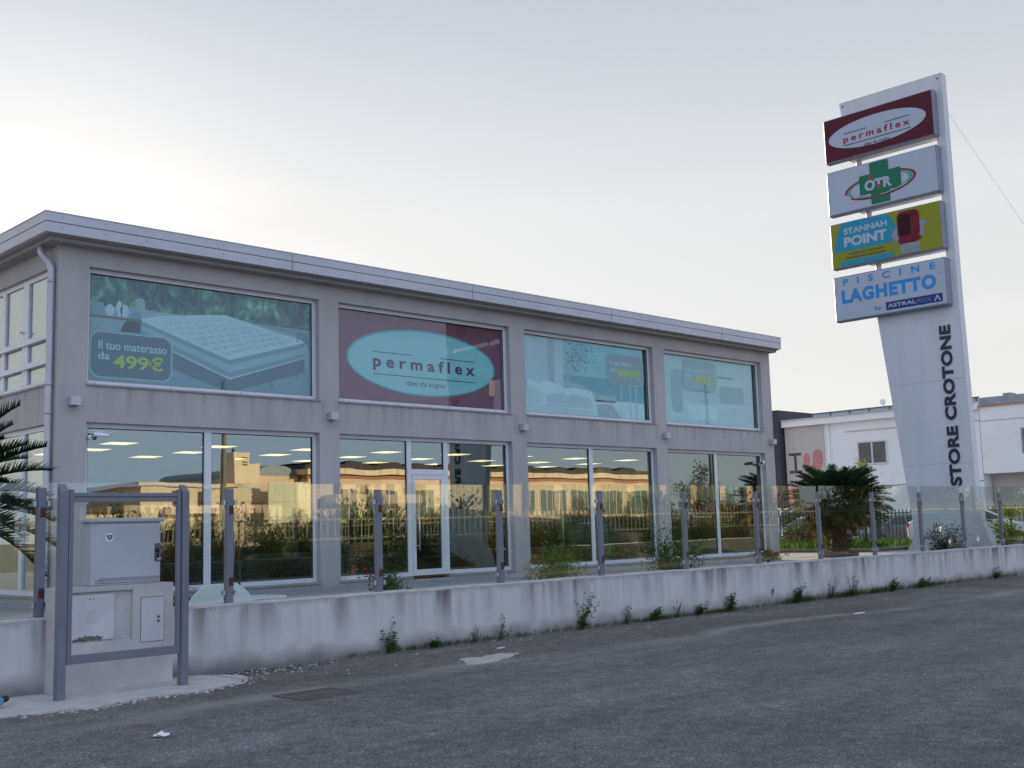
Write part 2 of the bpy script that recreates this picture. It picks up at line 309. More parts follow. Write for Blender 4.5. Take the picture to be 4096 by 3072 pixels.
def stained_wall():
    """whitewashed concrete with rain streaks running down and a dirty foot"""
    m = bpy.data.materials.new('stained_wall'); m.use_nodes = True; MATS['stained_wall'] = m
    t = m.node_tree; b = t.nodes['Principled BSDF']; n = t.nodes.new; l = t.links.new
    tcn = n('ShaderNodeTexCoord'); sx = n('ShaderNodeSeparateXYZ'); l(tcn.outputs['Object'], sx.inputs[0])
    def noise(sc3, s, d):
        q = n('ShaderNodeMapping'); q.inputs['Scale'].default_value = sc3; l(tcn.outputs['Object'], q.inputs['Vector'])
        k = n('ShaderNodeTexNoise'); k.inputs['Scale'].default_value = s; k.inputs['Detail'].default_value = d; l(q.outputs[0], k.inputs['Vector']); return k.outputs['Fac']
    def rng(v, a, b_, c, d):
        r = n('ShaderNodeMapRange'); r.inputs['From Min'].default_value = a; r.inputs['From Max'].default_value = b_; r.inputs['To Min'].default_value = c; r.inputs['To Max'].default_value = d; l(v, r.inputs['Value']); return r.outputs[0]
    def op(o, a, c):
        k = n('ShaderNodeMath'); k.operation = o
        for i, v in ((0, a), (1, c)):
            if isinstance(v, (int, float)): k.inputs[i].default_value = v
            else: l(v, k.inputs[i])
        return k.outputs[0]
    streak = rng(noise((1, 1, .10), 4.6, 9), .40, .60, 0, 1)
    wide = rng(noise((1, 1, .12), 1.5, 4), .36, .58, .12, 1)
    zz = op('ADD', sx.outputs['Z'], op('MULTIPLY', noise((1, 1, .3), 2.2, 5), .5))
    topm = rng(zz, .62, 1.05, 0, 1)                       # streaks start at the coping
    foot = rng(op('ADD', sx.outputs['Z'], op('MULTIPLY', noise((1, 1, 1), 3.0, 5), .28)), .16, .40, 1, 0)
    st = op('MULTIPLY', op('MULTIPLY', streak, wide), op('ADD', .30, op('MULTIPLY', topm, .70)))
    edge = op('MULTIPLY', rng(op('ADD', sx.outputs['Z'], op('MULTIPLY', noise((1, 1, .2), 6, 5), .22)), .80, .93, 0, 1), .55)
    dirt = op('MAXIMUM', op('MAXIMUM', op('MULTIPLY', st, .95), op('MULTIPLY', foot, .85)), edge)
    base = n('ShaderNodeMixRGB'); base.inputs['Color1'].default_value = (.64, .62, .61, 1); base.inputs['Color2'].default_value = (.47, .45, .435, 1); l(noise((1, 1, 1), 1.6, 7), base.inputs['Fac'])
    mxn = n('ShaderNodeMixRGB'); l(dirt, mxn.inputs['Fac']); l(base.outputs[0], mxn.inputs['Color1']); mxn.inputs['Color2'].default_value = (.125, .115, .11, 1)
    l(mxn.outputs[0], b.inputs['Base Color']); b.inputs['Roughness'].default_value = .92
    k = n('ShaderNodeTexNoise'); k.inputs['Scale'].default_value = 60; k.inputs['Detail'].default_value = 5; l(tcn.outputs['Object'], k.inputs['Vector'])
    bp = n('ShaderNodeBump'); bp.inputs['Strength'].default_value = .35; bp.inputs['Distance'].default_value = .01; l(k.outputs['Fac'], bp.inputs['Height']); l(bp.outputs[0], b.inputs['Normal'])
stained_wall()
emit('led', (1.0, .55, .32), 2.9)
emit('tail_glow', (1.0, .35, .3), 2.5)

# ------------------------------------------------------------------ mesh helpers
ORIGIN = {}
class MB:
    def __init__(s): s.v = []; s.f = []; s.m = []; s.mats = []; s.smooth = []
    def mi(s, m):
        if m not in s.mats: s.mats.append(m)
        return s.mats.index(m)
    def poly(s, pts, m, sm=False):
        i = len(s.v); s.v += [tuple(p) for p in pts]; s.f.append(tuple(range(i, i + len(pts)))); s.m.append(s.mi(m)); s.smooth.append(sm)
    def mesh(s, vs, fs, m, sm=False):
        i = len(s.v); s.v += [tuple(p) for p in vs]; k = s.mi(m)
        for f in fs: s.f.append(tuple(i + a for a in f)); s.m.append(k); s.smooth.append(sm)
    def box(s, x0, x1, y0, y1, z0, z1, m, T=None):
        if x0 > x1: x0, x1 = x1, x0
        if y0 > y1: y0, y1 = y1, y0
        if z0 > z1: z0, z1 = z1, z0
        vs = [(x0, y0, z0), (x1, y0, z0), (x1, y1, z0), (x0, y1, z0), (x0, y0, z1), (x1, y0, z1), (x1, y1, z1), (x0, y1, z1)]
        if T: vs = [T(p) for p in vs]
        s.mesh(vs, [(0, 3, 2, 1), (4, 5, 6, 7), (0, 1, 5, 4), (1, 2, 6, 5), (2, 3, 7, 6), (3, 0, 4, 7)], m)
    def bbox(s, x0, x1, y0, y1, z0, z1, b, m, T=None):
        """box with chamfered vertical and horizontal edges"""
        def ring(z, i): return [(x0 + i, y0 + b, z), (x0 + b, y0 + i, z), (x1 - b, y0 + i, z), (x1 - i, y0 + b, z), (x1 - i, y1 - b, z), (x1 - b, y1 - i, z), (x0 + b, y1 - i, z), (x0 + i, y1 - b, z)]
        vs = ring(z0, b * .7) + ring(z0 + b, 0) + ring(z1 - b, 0) + ring(z1, b * .7)
        if T: vs = [T(p) for p in vs]
        fs = [tuple(range(7, -1, -1)), tuple(range(24, 32))]
        for k in range(3):
            for i in range(8):
                j = (i + 1) % 8; fs.append((k * 8 + i, k * 8 + j, k * 8 + 8 + j, k * 8 + 8 + i))
        s.mesh(vs, fs, m)
    def prism(s, pts, T, d, m):
        """2-D polygon (a,b) -> T(a,b,c), extruded from c=0 to c=d (front face at d)"""
        n = len(pts); vs = [T(a, b, 0) for a, b in pts] + [T(a, b, d) for a, b in pts]
        fs = [tuple(range(n, 2 * n)), tuple(range(n - 1, -1, -1))]
        for i in range(n): j = (i + 1) % n; fs.append((i, j, n + j, n + i))
        s.mesh(vs, fs, m)
    def tube(s, pts, r, m, k=8, cap=True):
        pts = [Vector(p) for p in pts]; n = len(pts)
        rs = r if isinstance(r, (list, tuple)) else [r] * n
        vs = []; prev = None
        for i, p in enumerate(pts):
            d = (pts[min(i + 1, n - 1)] - pts[max(i - 1, 0)]).normalized()
            a = Vector((1, 0, 0)) if abs(d.x) < .9 else Vector((0, 1, 0))
            if prev is not None: a = prev
            u = (a - d * a.dot(d)).normalized(); v = d.cross(u); prev = u
            for q in range(k):
                t = 2 * math.pi * q / k; vs.append(p + u * (rs[i] * math.cos(t)) + v * (rs[i] * math.sin(t)))
        fs = []
        for i in range(n - 1):
            for q in range(k):
                j = (q + 1) % k; fs.append((i * k + q, i * k + j, (i + 1) * k + j, (i + 1) * k + q))
        if cap: fs.append(tuple(range(k - 1, -1, -1))); fs.append(tuple((n - 1) * k + q for q in range(k)))
        s.mesh(vs, fs, m, True)
    def text(s, body, T, a0, a1, b0, b1, d, m, bold=0.0, spacing=1.0):
        """lettering fitted into the rectangle a0..a1 x b0..b1 of the plane T, thickness d"""
        c = bpy.data.curves.new('t', 'FONT'); c.body = body; c.size = 1; c.offset = bold; c.space_character = spacing; c.resolution_u = 4
        o = bpy.data.objects.new('t', c); col.objects.link(o)
        dg = bpy.context.evaluated_depsgraph_get(); me = bpy.data.meshes.new_from_object(o.evaluated_get(dg))
        xs = [v.co.x for v in me.vertices]; ys = [v.co.y for v in me.vertices]
        X0, X1, Y0, Y1 = min(xs), max(xs), min(ys), max(ys)
        f = lambda v: T(a0 + (v.x - X0) / (X1 - X0) * (a1 - a0), b0 + (v.y - Y0) / (Y1 - Y0) * (b1 - b0), d)
        s.mesh([f(v.co) for v in me.vertices], [tuple(p.vertices) for p in me.polygons], m)
        if d > .008:                                            # raised letters get sides
            g = lambda v: T(a0 + (v.x - X0) / (X1 - X0) * (a1 - a0), b0 + (v.y - Y0) / (Y1 - Y0) * (b1 - b0), 0)
            cnt = {}
            for p in me.polygons:
                vv = list(p.vertices)
                for i in range(len(vv)):
                    e = (vv[i], vv[(i + 1) % len(vv)]); key = tuple(sorted(e)); cnt.setdefault(key, []).append(e)
            for key, es in cnt.items():
                if len(es) == 1:
                    i, j = es[0]; A, B = me.vertices[i].co, me.vertices[j].co
                    s.poly([f(A), g(A), g(B), f(B)], m)
        bpy.data.objects.remove(o); bpy.data.meshes.remove(me); bpy.data.curves.remove(c)
    def build(s, name, parent=None, loc=None, bevel=0):
        me = bpy.data.meshes.new(name)
        o0 = ORIGIN.get(parent.name, Vector((0, 0, 0))) if parent else Vector(loc or (0, 0, 0))
        me.from_pydata([tuple(Vector(p) - o0) for p in s.v], [], s.f)
        for m in s.mats: me.materials.append(MATS[m])
        me.polygons.foreach_set('material_index', s.m); me.polygons.foreach_set('use_smooth', s.smooth); me.update()
        o = bpy.data.objects.new(name, me); col.objects.link(o)
        if parent: o.parent = parent; ORIGIN[o.name] = o0
        else: o.location = o0; ORIGIN[o.name] = o0
        if bevel:
            bm = o.modifiers.new('edge', 'BEVEL'); bm.width = bevel; bm.segments = 2; bm.limit_method = 'ANGLE'
        return o

def tag(o, label=None, cat=None, group=None, kind=None):
    if label: o['label'] = label
    if cat: o['category'] = cat
    if group: o['group'] = group
    if kind: o['kind'] = kind
    return o
def thing(name, loc, label, cat, group=None):
    e = bpy.data.objects.new(name, None); e.empty_display_size = .2; col.objects.link(e); e.location = loc
    ORIGIN[e.name] = Vector(loc); return tag(e, label, cat, group)
def copy_tree(o, parent=None):
    c = o.copy(); col.objects.link(c); c.parent = parent
    for ch in list(o.children): copy_tree(ch, c)
    return c
def place(o, loc, rz=0, s=1, label=None):
    o.location = loc; o.rotation_euler = (0, 0, rz); o.scale = (s, s, s)
    if label: o['label'] = label
    return o
NEAR = []                                          # things measured against the camera's height above the road
KS, CZ = .785, 1.61
ZB = CZ - (CZ - .5) / KS                            # level of the forecourt in that measure
def near(o): NEAR.append(o); return o
def real(p): return (p[0] * KS, p[1] * KS, CZ + (p[2] - CZ) * KS)
ROADZ = CZ * (1 - KS)
def ell(ca, cb, ra, rb, n=48, a0=0, a1=360, tilt=0):
    r = []
    for i in range(n):
        t = R(a0 + (a1 - a0) * i / (n if a1 - a0 == 360 else n - 1)); x, y = ra * math.cos(t), rb * math.sin(t)
        r.append((ca + x * math.cos(tilt) - y * math.sin(tilt), cb + x * math.sin(tilt) + y * math.cos(tilt)))
    return r
def rrect(a0, a1, b0, b1, r, n=6):
    p = []
    for cx, cy, s in ((a1 - r, b1 - r, 0), (a0 + r, b1 - r, 90), (a0 + r, b0 + r, 180), (a1 - r, b0 + r, 270)):
        for i in range(n + 1):
            t = R(s + 90 * i / n); p.append((cx + r * math.cos(t), cy + r * math.sin(t)))
    return p

# ------------------------------------------------------------------ ground, road, forecourt
b = MB(); b.box(-1500, 1500, -1500, 1500, -1.0, ROADZ - .035, 'soil'); tag(b.build('ground'), kind='structure')
b = MB(); b.poly([(-150, -2.6, 0), (260, -2.6, 0), (260, 14.9, 0), (-150, 10.7, 0)], 'asphalt'); 
b.poly([(-150, -2.6, -.03), (-150, -2.6, 0), (260, -2.6, 0), (260, -2.6, -.03)], 'asphalt'); near(tag(b.build('road'), kind='structure'))
SL = math.tan(R(.581))
def fy(x): return 12.53 + SL * (x - 5.04)
b = MB()
vs = [(-30, KS * (fy(-30 / KS) + .15), 0), (48, KS * (fy(48 / KS) + .15), 0), (48, 45, 0), (-30, 45, 0)]
b.mesh([(x, y, .25) for x, y, _ in vs] + [(x, y, .5) for x, y, _ in vs], [(3, 2, 1, 0), (4, 5, 6, 7), (0, 1, 5, 4), (1, 2, 6, 5), (2, 3, 7, 6), (3, 0, 4, 7)], 'forecourt')
tag(b.build('forecourt'), kind='structure')

# earth bank sloping down from the wall to the forecourt
b = MB(); vs = []
n = 60
for i in range(n + 1):
    x = -20 + 66 * i / n; y = KS * (fy(x / KS) + .185); vs += [(x, y, .501), (x, y, .955), (x, y + .35, .905), (x, y + 1.25, .501)]
b.mesh(vs, [(4 * i + a, 4 * i + a + 1, 4 * i + a + 5, 4 * i + a + 4) for i in range(n) for a in (0, 1, 2)], 'dirt')
bank_ob = b.build('earth_bank'); tag(bank_ob, kind='structure')

# cement apron poured round the meter plinth
rnd = random.Random(5)
pts = [(2.0, 11.0), (3.2, 10.98), (4.2, 11.18), (5.02, 10.96), (5.6, 11.22), (6.2, 11.16), (6.70, 11.34), (7.0, 11.62), (7.17, 11.88), (7.10, 12.12), (6.98, 12.30), (6.8, 12.49), (2.0, 12.47)]
fin = []
for i in range(len(pts)):
    (xa, ya), (xb, yb) = pts[i], pts[(i + 1) % len(pts)]
    for k in range(14):
        t = k / 14; j = .035 if i < 10 else 0
        fin.append((xa + (xb - xa) * t + rnd.uniform(-j, j), ya + (yb - ya) * t + rnd.uniform(-j, j)))
b = MB(); b.prism(fin, lambda a, c, d: (a, c, d), .018, 'cement_light'); tag(near(b.build('apron')), kind='structure')

# dried cement spill, paper, drain grate
def blob(pts, jit, seed, sub=7):
    r = random.Random(seed); o = []
    for i in range(len(pts)):
        (xa, ya), (xb, yb) = pts[i], pts[(i + 1) % len(pts)]
        for k in range(sub): t = k / sub; o.append((xa + (xb - xa) * t + r.uniform(-jit, jit), ya + (yb - ya) * t + r.uniform(-jit, jit)))
    return o
b = MB(); b.prism(blob([(9.38, 10.48), (9.62, 10.42), (9.95, 10.50), (10.30, 10.66), (10.62, 10.86), (10.44, 11.08), (10.1, 10.98), (9.9, 11.05), (9.72, 11.02), (9.62, 10.80)], .03, 3), lambda a, c, d: (a, c, d), .006, 'cement_spill')
tag(near(b.build('cement_spill')), 'pale dried cement spill spread on the asphalt by the wall', 'cement spill')
g = near(thing('drain_grate', (6.85, 9.95, 0), 'rusty square iron drain grate set into the asphalt', 'drain grate'))
b = MB(); dx, dy = .36, .27
for x0, x1, y0, y1 in ((-dx, dx, -dy, -dy + .04), (-dx, dx, dy - .04, dy), (-dx, -dx + .04, -dy + .04, dy - .04), (dx - .04, dx, -dy + .04, dy - .04)):
    b.box(6.85 + x0, 6.85 + x1, 9.95 + y0, 9.95 + y1, -.05, .012, 'cast_iron')
b.build('frame', g)
b = MB()
for i in range(12): x = 6.85 - dx + .055 + i * .056; b.box(x, x + .036, 9.95 - dy + .041, 9.95 + dy - .041, -.04, .008, 'cast_iron')
b.box(6.85 - dx + .041, 6.85 + dx - .041, 9.95 - .02, 9.95 + .02, -.04, .0095, 'cast_iron'); b.build('bars', g)
r = random.Random(8); b = MB()
vs = [(4.64 + math.cos(R(a)) * rr * 1.3, 8.97 + math.sin(R(a)) * rr, .004 + r.uniform(0, .03)) for rr in (.03, .055) for a in range(0, 360, 45)]
b.mesh(vs + [(4.64, 8.97, .05)], [(i, (i + 1) % 8, 16) for i in range(8)] + [(i, i + 8, (i + 1) % 8 + 8, (i + 1) % 8) for i in range(8)] + [tuple(range(15, 7, -1))], 'paper')
tag(near(b.build('paper_scrap')), 'crumpled white paper scrap lying on the road', 'paper')
for i, (x, y, s_, lab) in enumerate(((10.95, 11.55, .05, 'small white paper scrap lying on asphalt beside the tallest weed'), (18.2, 10.2, .10, 'thin pale plastic strip lying on asphalt far along the road'))):
    b = MB(); b.prism(blob([(x - s_ * 1.6, y - s_ * .3), (x + s_ * 1.6, y - s_ * .2), (x + s_, y + s_ * .5), (x - s_, y + s_ * .35)], s_ * .12, 40 + i, 3), lambda a, c, d: (a, c, d), .012, 'paper'); tag(near(b.build('litter')), lab, 'litter')
# little stones along the road edge
b = MB(); r = random.Random(21)
for i in range(620):
    x = r.uniform(6.6, 26); y = fy(x) - .2 - abs(r.gauss(0, .55)) - (.6 if r.random() < .3 else 0); s_ = r.uniform(.006, .02)
    q = r.uniform(0, 6.3); vs = [(x + math.cos(q + a) * s_ * (1 + .4 * math.sin(3 * a)), y + math.sin(q + a) * s_, 0) for a in (0, 1.57, 3.14, 4.71)] + [(x, y, s_ * .8)]
    b.mesh(vs, [(0, 1, 4), (1, 2, 4), (2, 3, 4), (3, 0, 4)], 'cement_spill' if r.random() < .22 else 'cast_iron')
for i in range(420):                               # dark and pale crumbs round the end of the apron and along its edge
    if i < 240: x = 7.2 + abs(r.gauss(0, .8)); y = 12.38 - abs(r.gauss(0, .22)); mm_ = 'pot_dark' if r.random() < .7 else 'cement_light'
    else: k_ = r.randrange(0, 10); (xa, ya), (xb, yb) = pts[k_], pts[k_ + 1]; q = r.random(); x = xa + (xb - xa) * q + r.gauss(0, .03); y = ya + (yb - ya) * q - abs(r.gauss(0, .07)); mm_ = 'cement_light'
    s_ = r.uniform(.006, .022); q = r.uniform(0, 6.3); vs = [(x + math.cos(q + a) * s_ * 1.2, y + math.sin(q + a) * s_, 0) for a in (0, 1.57, 3.14, 4.71)] + [(x, y, s_ * .7)]
    b.mesh(vs, [(0, 1, 4), (1, 2, 4), (2, 3, 4), (3, 0, 4)], mm_)
tag(near(b.build('grit')), 'loose grit and small stones along the road edge', 'grit', kind='stuff')

# ------------------------------------------------------------------ boundary wall and glass fence
def FW(s, o, z):                                   # along the wall, across it (+ = towards the shop), height
    c, q = math.cos(R(.581)), math.sin(R(.581)); return (5.04 + s * c - o * q, 12.53 + s * q + o * c, z)
wall = near(thing('boundary_wall', (5.04, 12.53, 0), 'low whitewashed concrete wall with dark rain streaks along the road', 'wall'))
b = MB()
for s0, s1 in ((-14, 60),):
    n = 148; top = []
    vs = []; 
    for i in range(n + 1):
        s_ = s0 + (s1 - s0) * i / n; jz = .004 * math.sin(s_ * 3.1) + .003 * math.sin(s_ * 7.7)
        vs += [FW(s_, -.10, -.05), FW(s_, -.10, .785 + jz), FW(s_, .18, .785 + jz), FW(s_, .18, -.05)]
    fs = []
    for i in range(n):
        a, c = i * 4, i * 4 + 4; fs += [(a, c, c + 1, a + 1), (a + 1, c + 1, c + 2, a + 2), (a + 2, c + 2, c + 3, a + 3)]
    fs += [(0, 1, 2, 3), (n * 4 + 3, n * 4 + 2, n * 4 + 1, n * 4)]
    b.mesh(vs, fs, 'stained_wall')
b.build('wall_body', wall)
b = MB()
n = 148; vs = []
for i in range(n + 1):
    s_ = -14 + 74 * i / n; jz = .004 * math.sin(s_ * 3.1) + .003 * math.sin(s_ * 7.7)
    vs += [FW(s_, -.103, .783 + jz), FW(s_, -.103, .803 + jz), FW(s_, -.095, .812 + jz), FW(s_, .183, .812 + jz), FW(s_, .183, .783 + jz)]
fs = []
for i in range(n):
    a, c = i * 5, i * 5 + 5; fs += [(a, c, c + 1, a + 1), (a + 1, c + 1, c + 2, a + 2), (a + 2, c + 2, c + 3, a + 3), (a + 3, c + 3, c + 4, a + 4), (a + 4, c + 4, c, a)]
b.mesh(vs, fs, 'cement_light'); b.build('coping', wall)
# weep hole mouth in the wall
b = MB(); X, Z = 19.2, .27
y0 = fy(X) - .1
b.tube([(X + .045 * math.cos(t), y0 - .012, Z + .075 * math.sin(t)) for t in [i * math.pi / 8 for i in range(17)]], .011, 'cement_light', 6)
b.prism(ell(X, Z, .04, .068, 20), lambda a, c, d: (a, y0 - .003 - d, c), .004, 'pot_dark'); b.build('weep_hole', wall)

fence = near(thing('glass_fence', (5.04, 12.53, .8), 'clear glass panel fence between grey steel posts on top of the low wall', 'fence'))
PW, PT, SP = .095, .07, 2.316
for i in range(-3, 16):
    s_ = i * SP; b = MB()
    b.box(s_ - PW / 2, s_ + PW / 2, -PT / 2, PT / 2, .8135, 2.2, 'post_grey', T=lambda p: FW(*p))
    post = b.build('post', fence, bevel=.004)
    if i < -1: continue
    rr = random.Random(100 + i)
    for zc in (1.94, 1.07):
        b = MB(); c0 = s_ + .012; pl = blob([(c0 - .03, zc - .055), (c0 + .034, zc - .05), (c0 + .034, zc + .05), (c0 - .028, zc + .055)], .009, 200 + i, 5)
        b.prism(pl, lambda a, c, d: FW(a, -PT / 2 - .0005 - d, c), .0018, 'rust'); b.build('rust_patch', post)
    for zc in (2.03, .94):
        for sg in (-1, 1):
            b = MB(); e0, e1 = sg * PW / 2, sg * (PW / 2 + .045)
            b.box(s_ + e0, s_ + e1, -.03, -.0135, zc - .03, zc + .03, 'pipe_grey', T=lambda p: FW(*p))
            b.box(s_ + e0, s_ + e1, .0025, .02, zc - .03, zc + .03, 'pipe_grey', T=lambda p: FW(*p))
            b.box(s_ + e0 + sg * .0004, s_ + sg * (PW / 2 + .012), -.031, .021, zc - .03, zc + .03, 'black_rubber', T=lambda p: FW(*p)); b.build('glass_clamp', post)
for i in range(-3, 15):
    a0, a1 = i * SP + PW / 2 + .012, (i + 1) * SP - PW / 2 - .012
    zt = 2.262 + .0042 * (i * SP)
    b = MB(); b.box(a0, a1, -.012, 0.0, .845, zt, 'fence_glass', T=lambda p: FW(*p)); b.build('pane', fence)

# ------------------------------------------------------------------ the shop
XF = [7.74, 8.263, 12.989, 13.465, 18.294, 18.785, 23.58, 24.052, 28.633, 29.119]
YF, TH = 18.725, .30
shop = thing('shop_building', (7.74, YF, .5), 'grey two storey shop with four big window bays and pale metal fascia', 'building')
b = MB(); ZT = 6.60
for i in range(0, 10, 2): b.box(XF[i], XF[i + 1], YF, YF + TH, .5, ZT, 'plaster')
for i in range(1, 9, 2):
    x0, x1 = XF[i], XF[i + 1]
    if i == 3: b.box(x0, 15.30, YF, YF + TH, .5, .665, 'plaster'); b.box(16.42, x1, YF, YF + TH, .5, .665, 'plaster'); b.box(15.30, 16.42, YF, YF + TH, .5, .62, 'plaster')
    else: b.box(x0, x1, YF, YF + TH, .5, .665, 'plaster')
    b.box(x0, x1, YF, YF + TH, 3.608, 4.234, 'plaster'); b.box(x0, x1, YF, YF + TH, 6.29, ZT, 'plaster')
YS = [YF + TH, 19.07, 23.4, 23.9, 28.3, 28.8, 33.2, 34.0]
for i in (0, 2, 4, 6): b.box(7.74, 8.04, YS[i], YS[i + 1], .5, ZT, 'plaster')
for i in (1, 3, 5):
    b.box(7.74, 8.04, YS[i], YS[i + 1], .5, .68, 'plaster'); b.box(7.74, 8.04, YS[i], YS[i + 1], 3.585, 4.245, 'plaster'); b.box(7.74, 8.04, YS[i], YS[i + 1], 6.26, ZT, 'plaster')
b.box(28.82, 29.119, YF + TH, 34, .5, ZT, 'plaster'); b.box(8.04, 28.82, 33.7, 34.0, .5, ZT, 'plaster')
b.build('wall', shop)
b = MB(); b.box(7.737, 29.122, YF - .012, YF, .5, .60, 'sill_grey'); b.box(7.728, 7.74, YF, 34, .5, .60, 'sill_grey'); b.build('plinth', shop)
# roof: soffit slab + metal fascia in two bands
b = MB()
b.box(7.50, 29.16, YF - .24, 34.2, ZT, 6.665, 'soffit')
b.box(7.42, 29.19, YF - .32, 34.3, 6.665, 6.685, 'soffit')
roof = b.build('roof', shop)
b = MB(); o = .40
def fas(z0, z1, off):
    x0, x1, y0, y1 = 7.74 - o - off, 29.18 + off, YF - o - off, 34.4
    vs = [(x0, y0, z0), (x1, y0, z0), (x1, y1, z0), (x0, y1, z0), (x0, y0, z1), (x1, y0, z1), (x1, y1, z1), (x0, y1, z1)]
    b.mesh(vs, [(0, 3, 2, 1), (4, 5, 6, 7), (0, 1, 5, 4), (1, 2, 6, 5), (2, 3, 7, 6), (3, 0, 4, 7)], 'fascia')
fas(6.686, 6.852, 0.0); fas(6.866, 7.02, .004); fas(7.021, 7.034, .014)
b.box(7.74 - o + .01, 29.17, YF - o + .01, 34.39, 6.852, 6.866, 'seam_dark')
for x in (12.1, 16.8, 21.5, 26.2): b.box(x, x + .006, YF - o - .0065, YF - o, 6.69, 7.02, 'seam_dark')
for x in [7.6 + .75 * k for k in range(29)]:
    for z in (6.775, 6.95): b.box(x, x + .014, YF - o - .007, YF - o, z, z + .014, 'seam_dark')
b.build('fascia', roof)
# downpipe on the side wall, at the corner
b = MB(); px, py = 7.74 - .075, 18.86
b.tube([(7.56, 19.05, 6.60), (7.56, 19.05, 6.50), (7.585, 19.0, 6.42), (7.645, 18.90, 6.30), (px, py, 6.20), (px, py, 6.05), (px, py, .62), (px - .02, py - .01, .54)], .058, 'pipe_grey', 14)
for z in (5.95, 4.2, 3.72, 2.2, 1.0): b.tube([(px, py, z), (px, py, z + .05)], .064, 'pipe_grey', 14); b.box(px, 7.738, py - .012, py + .012, z + .01, z + .04, 'pipe_grey')
b.build('downpipe', shop)

# interior shell
b = MB()
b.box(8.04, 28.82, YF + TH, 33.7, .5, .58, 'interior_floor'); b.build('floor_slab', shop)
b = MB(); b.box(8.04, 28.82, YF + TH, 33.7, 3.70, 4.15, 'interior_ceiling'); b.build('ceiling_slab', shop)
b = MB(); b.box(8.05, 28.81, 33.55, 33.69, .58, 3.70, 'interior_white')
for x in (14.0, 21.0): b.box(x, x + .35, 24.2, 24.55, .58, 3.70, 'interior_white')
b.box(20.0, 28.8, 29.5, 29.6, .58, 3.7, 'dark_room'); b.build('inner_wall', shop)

FD = .13                                                    # frame face behind the plaster face
def frame_rect(b, x0, x1, z0, z1, wdt, mulls=(), y=YF + FD, d=.07, bottom=None):
    bt = bottom or wdt
    b.box(x0, x1, y, y + d, z1 - wdt, z1, 'frame_white'); b.box(x0, x1, y, y + d, z0, z0 + bt, 'frame_white')
    b.box(x0, x0 + wdt, y, y + d, z0 + bt, z1 - wdt, 'frame_white'); b.box(x1 - wdt, x1, y, y + d, z0 + bt, z1 - wdt, 'frame_white')
    for m0, m1 in mulls: b.box(m0, m1, y - .004, y + d, z0 + bt, z1 - wdt, 'frame_white')
    # black gasket
    for a0, a1 in zip([x0 + wdt] + [m[1] for m in mulls], [m[0] for m in mulls] + [x1 - wdt]):
        g = .014
        b.box(a0, a1, y + .018, y + .03, z1 - wdt - g, z1 - wdt, 'black_rubber'); b.box(a0, a1, y + .018, y + .03, z0 + bt, z0 + bt + g * .6, 'black_rubber')
        b.box(a0, a0 + g, y + .018, y + .03, z0 + bt + g, z1 - wdt - g, 'black_rubber'); b.box(a1 - g, a1, y + .018, y + .03, z0 + bt + g, z1 - wdt - g, 'black_rubber')
    x = x0 + .18
    while x < x1 - .1: b.box(x, x + .022, y - .0015, y, z0 + .035, z0 + .05, 'black_rubber'); x += 1.42

U0, U1 = 4.234, 6.29
uppers = []
for i in (1, 3, 5, 7):
    x0, x1 = XF[i], XF[i + 1]; b = MB()
    frame_rect(b, x0, x1, U0 + .03, U1, .075)
    b.box(x0 - .015, x1 + .02, YF - .035, YF + FD, U0 - .004, U0 + .028, 'sill_grey')
    wn = b.build('window', shop); b = MB(); b.box(x0 + .07, x1 - .07, YF + FD + .032, YF + FD + .042, U0 + .1, U1 - .07, 'poster_glass'); b.build('pane', wn); uppers.append(wn)
lower = {1: [(10.54, 10.68)], 5: [(21.06, 21.19)], 7: [(26.27, 26.40)]}
L0, L1 = .665, 3.608
for i in (1, 5, 7):
    x0, x1 = XF[i], XF[i + 1]; b = MB(); mu = lower[i]
    frame_rect(b, x0, x1, L0 + .03, L1, .08, mu)
    b.box(x0 - .015, x1 + .02, YF - .04, YF + FD, L0 - .006, L0 + .028, 'sill_grey')
    wn = b.build('window', shop)
    for a0, a1 in zip([x0 + .075] + [m[1] for m in mu], [m[0] for m in mu] + [x1 - .075]):
        b = MB(); b.box(a0, a1, YF + FD + .032, YF + FD + .044, L0 + .1, L1 - .075, 'window_glass'); b.build('pane', wn)
# entrance bay : two fixed lights and the door with a transom
x0, x1 = XF[3], XF[4]; b = MB()
frame_rect(b, x0, x1, L0 + .03, L1, .08, [(15.285, 15.405), (16.315, 16.435)])
for q0, q1 in ((x0, 15.28), (16.44, x1)): b.box(q0 - .012, q1, YF - .04, YF + FD, L0 - .006, L0 + .028, 'sill_grey')
b.box(15.406, 16.314, YF + FD - .002, YF + FD + .07, 2.82, 2.935, 'frame_white')
wn = b.build('shopfront', shop)
for a0, a1, z0, z1 in ((x0 + .075, 15.285, L0 + .1, L1 - .075), (16.435, x1 - .075, L0 + .1, L1 - .075), (15.405, 16.315, 2.935, L1 - .075)):
    b = MB(); b.box(a0, a1, YF + FD + .032, YF + FD + .044, z0, z1, 'window_glass'); b.build('pane', wn)
b = MB(); d0, d1, e0, e1 = 15.412, 16.308, .70, 2.812; yy = YF + FD - .012
for bx in ((d0, d1, e1 - .095, e1), (d0, d1, e0, e0 + .12), (d0, d0 + .09, e0 + .12, e1 - .095), (d1 - .09, d1, e0 + .12, e1 - .095)): b.box(bx[0], bx[1], yy, yy + .06, bx[2], bx[3], 'frame_white')
door = b.build('entrance_door', shop)
b = MB(); b.box(d0 + .085, d1 - .085, yy + .022, yy + .034, e0 + .115, e1 - .09, 'window_glass'); b.build('pane', door)
b = MB(); hx = d0 + .11; b.tube([(hx, yy - .09, 1.22), (hx, yy - .09, 2.05)], .016, 'steel', 10)
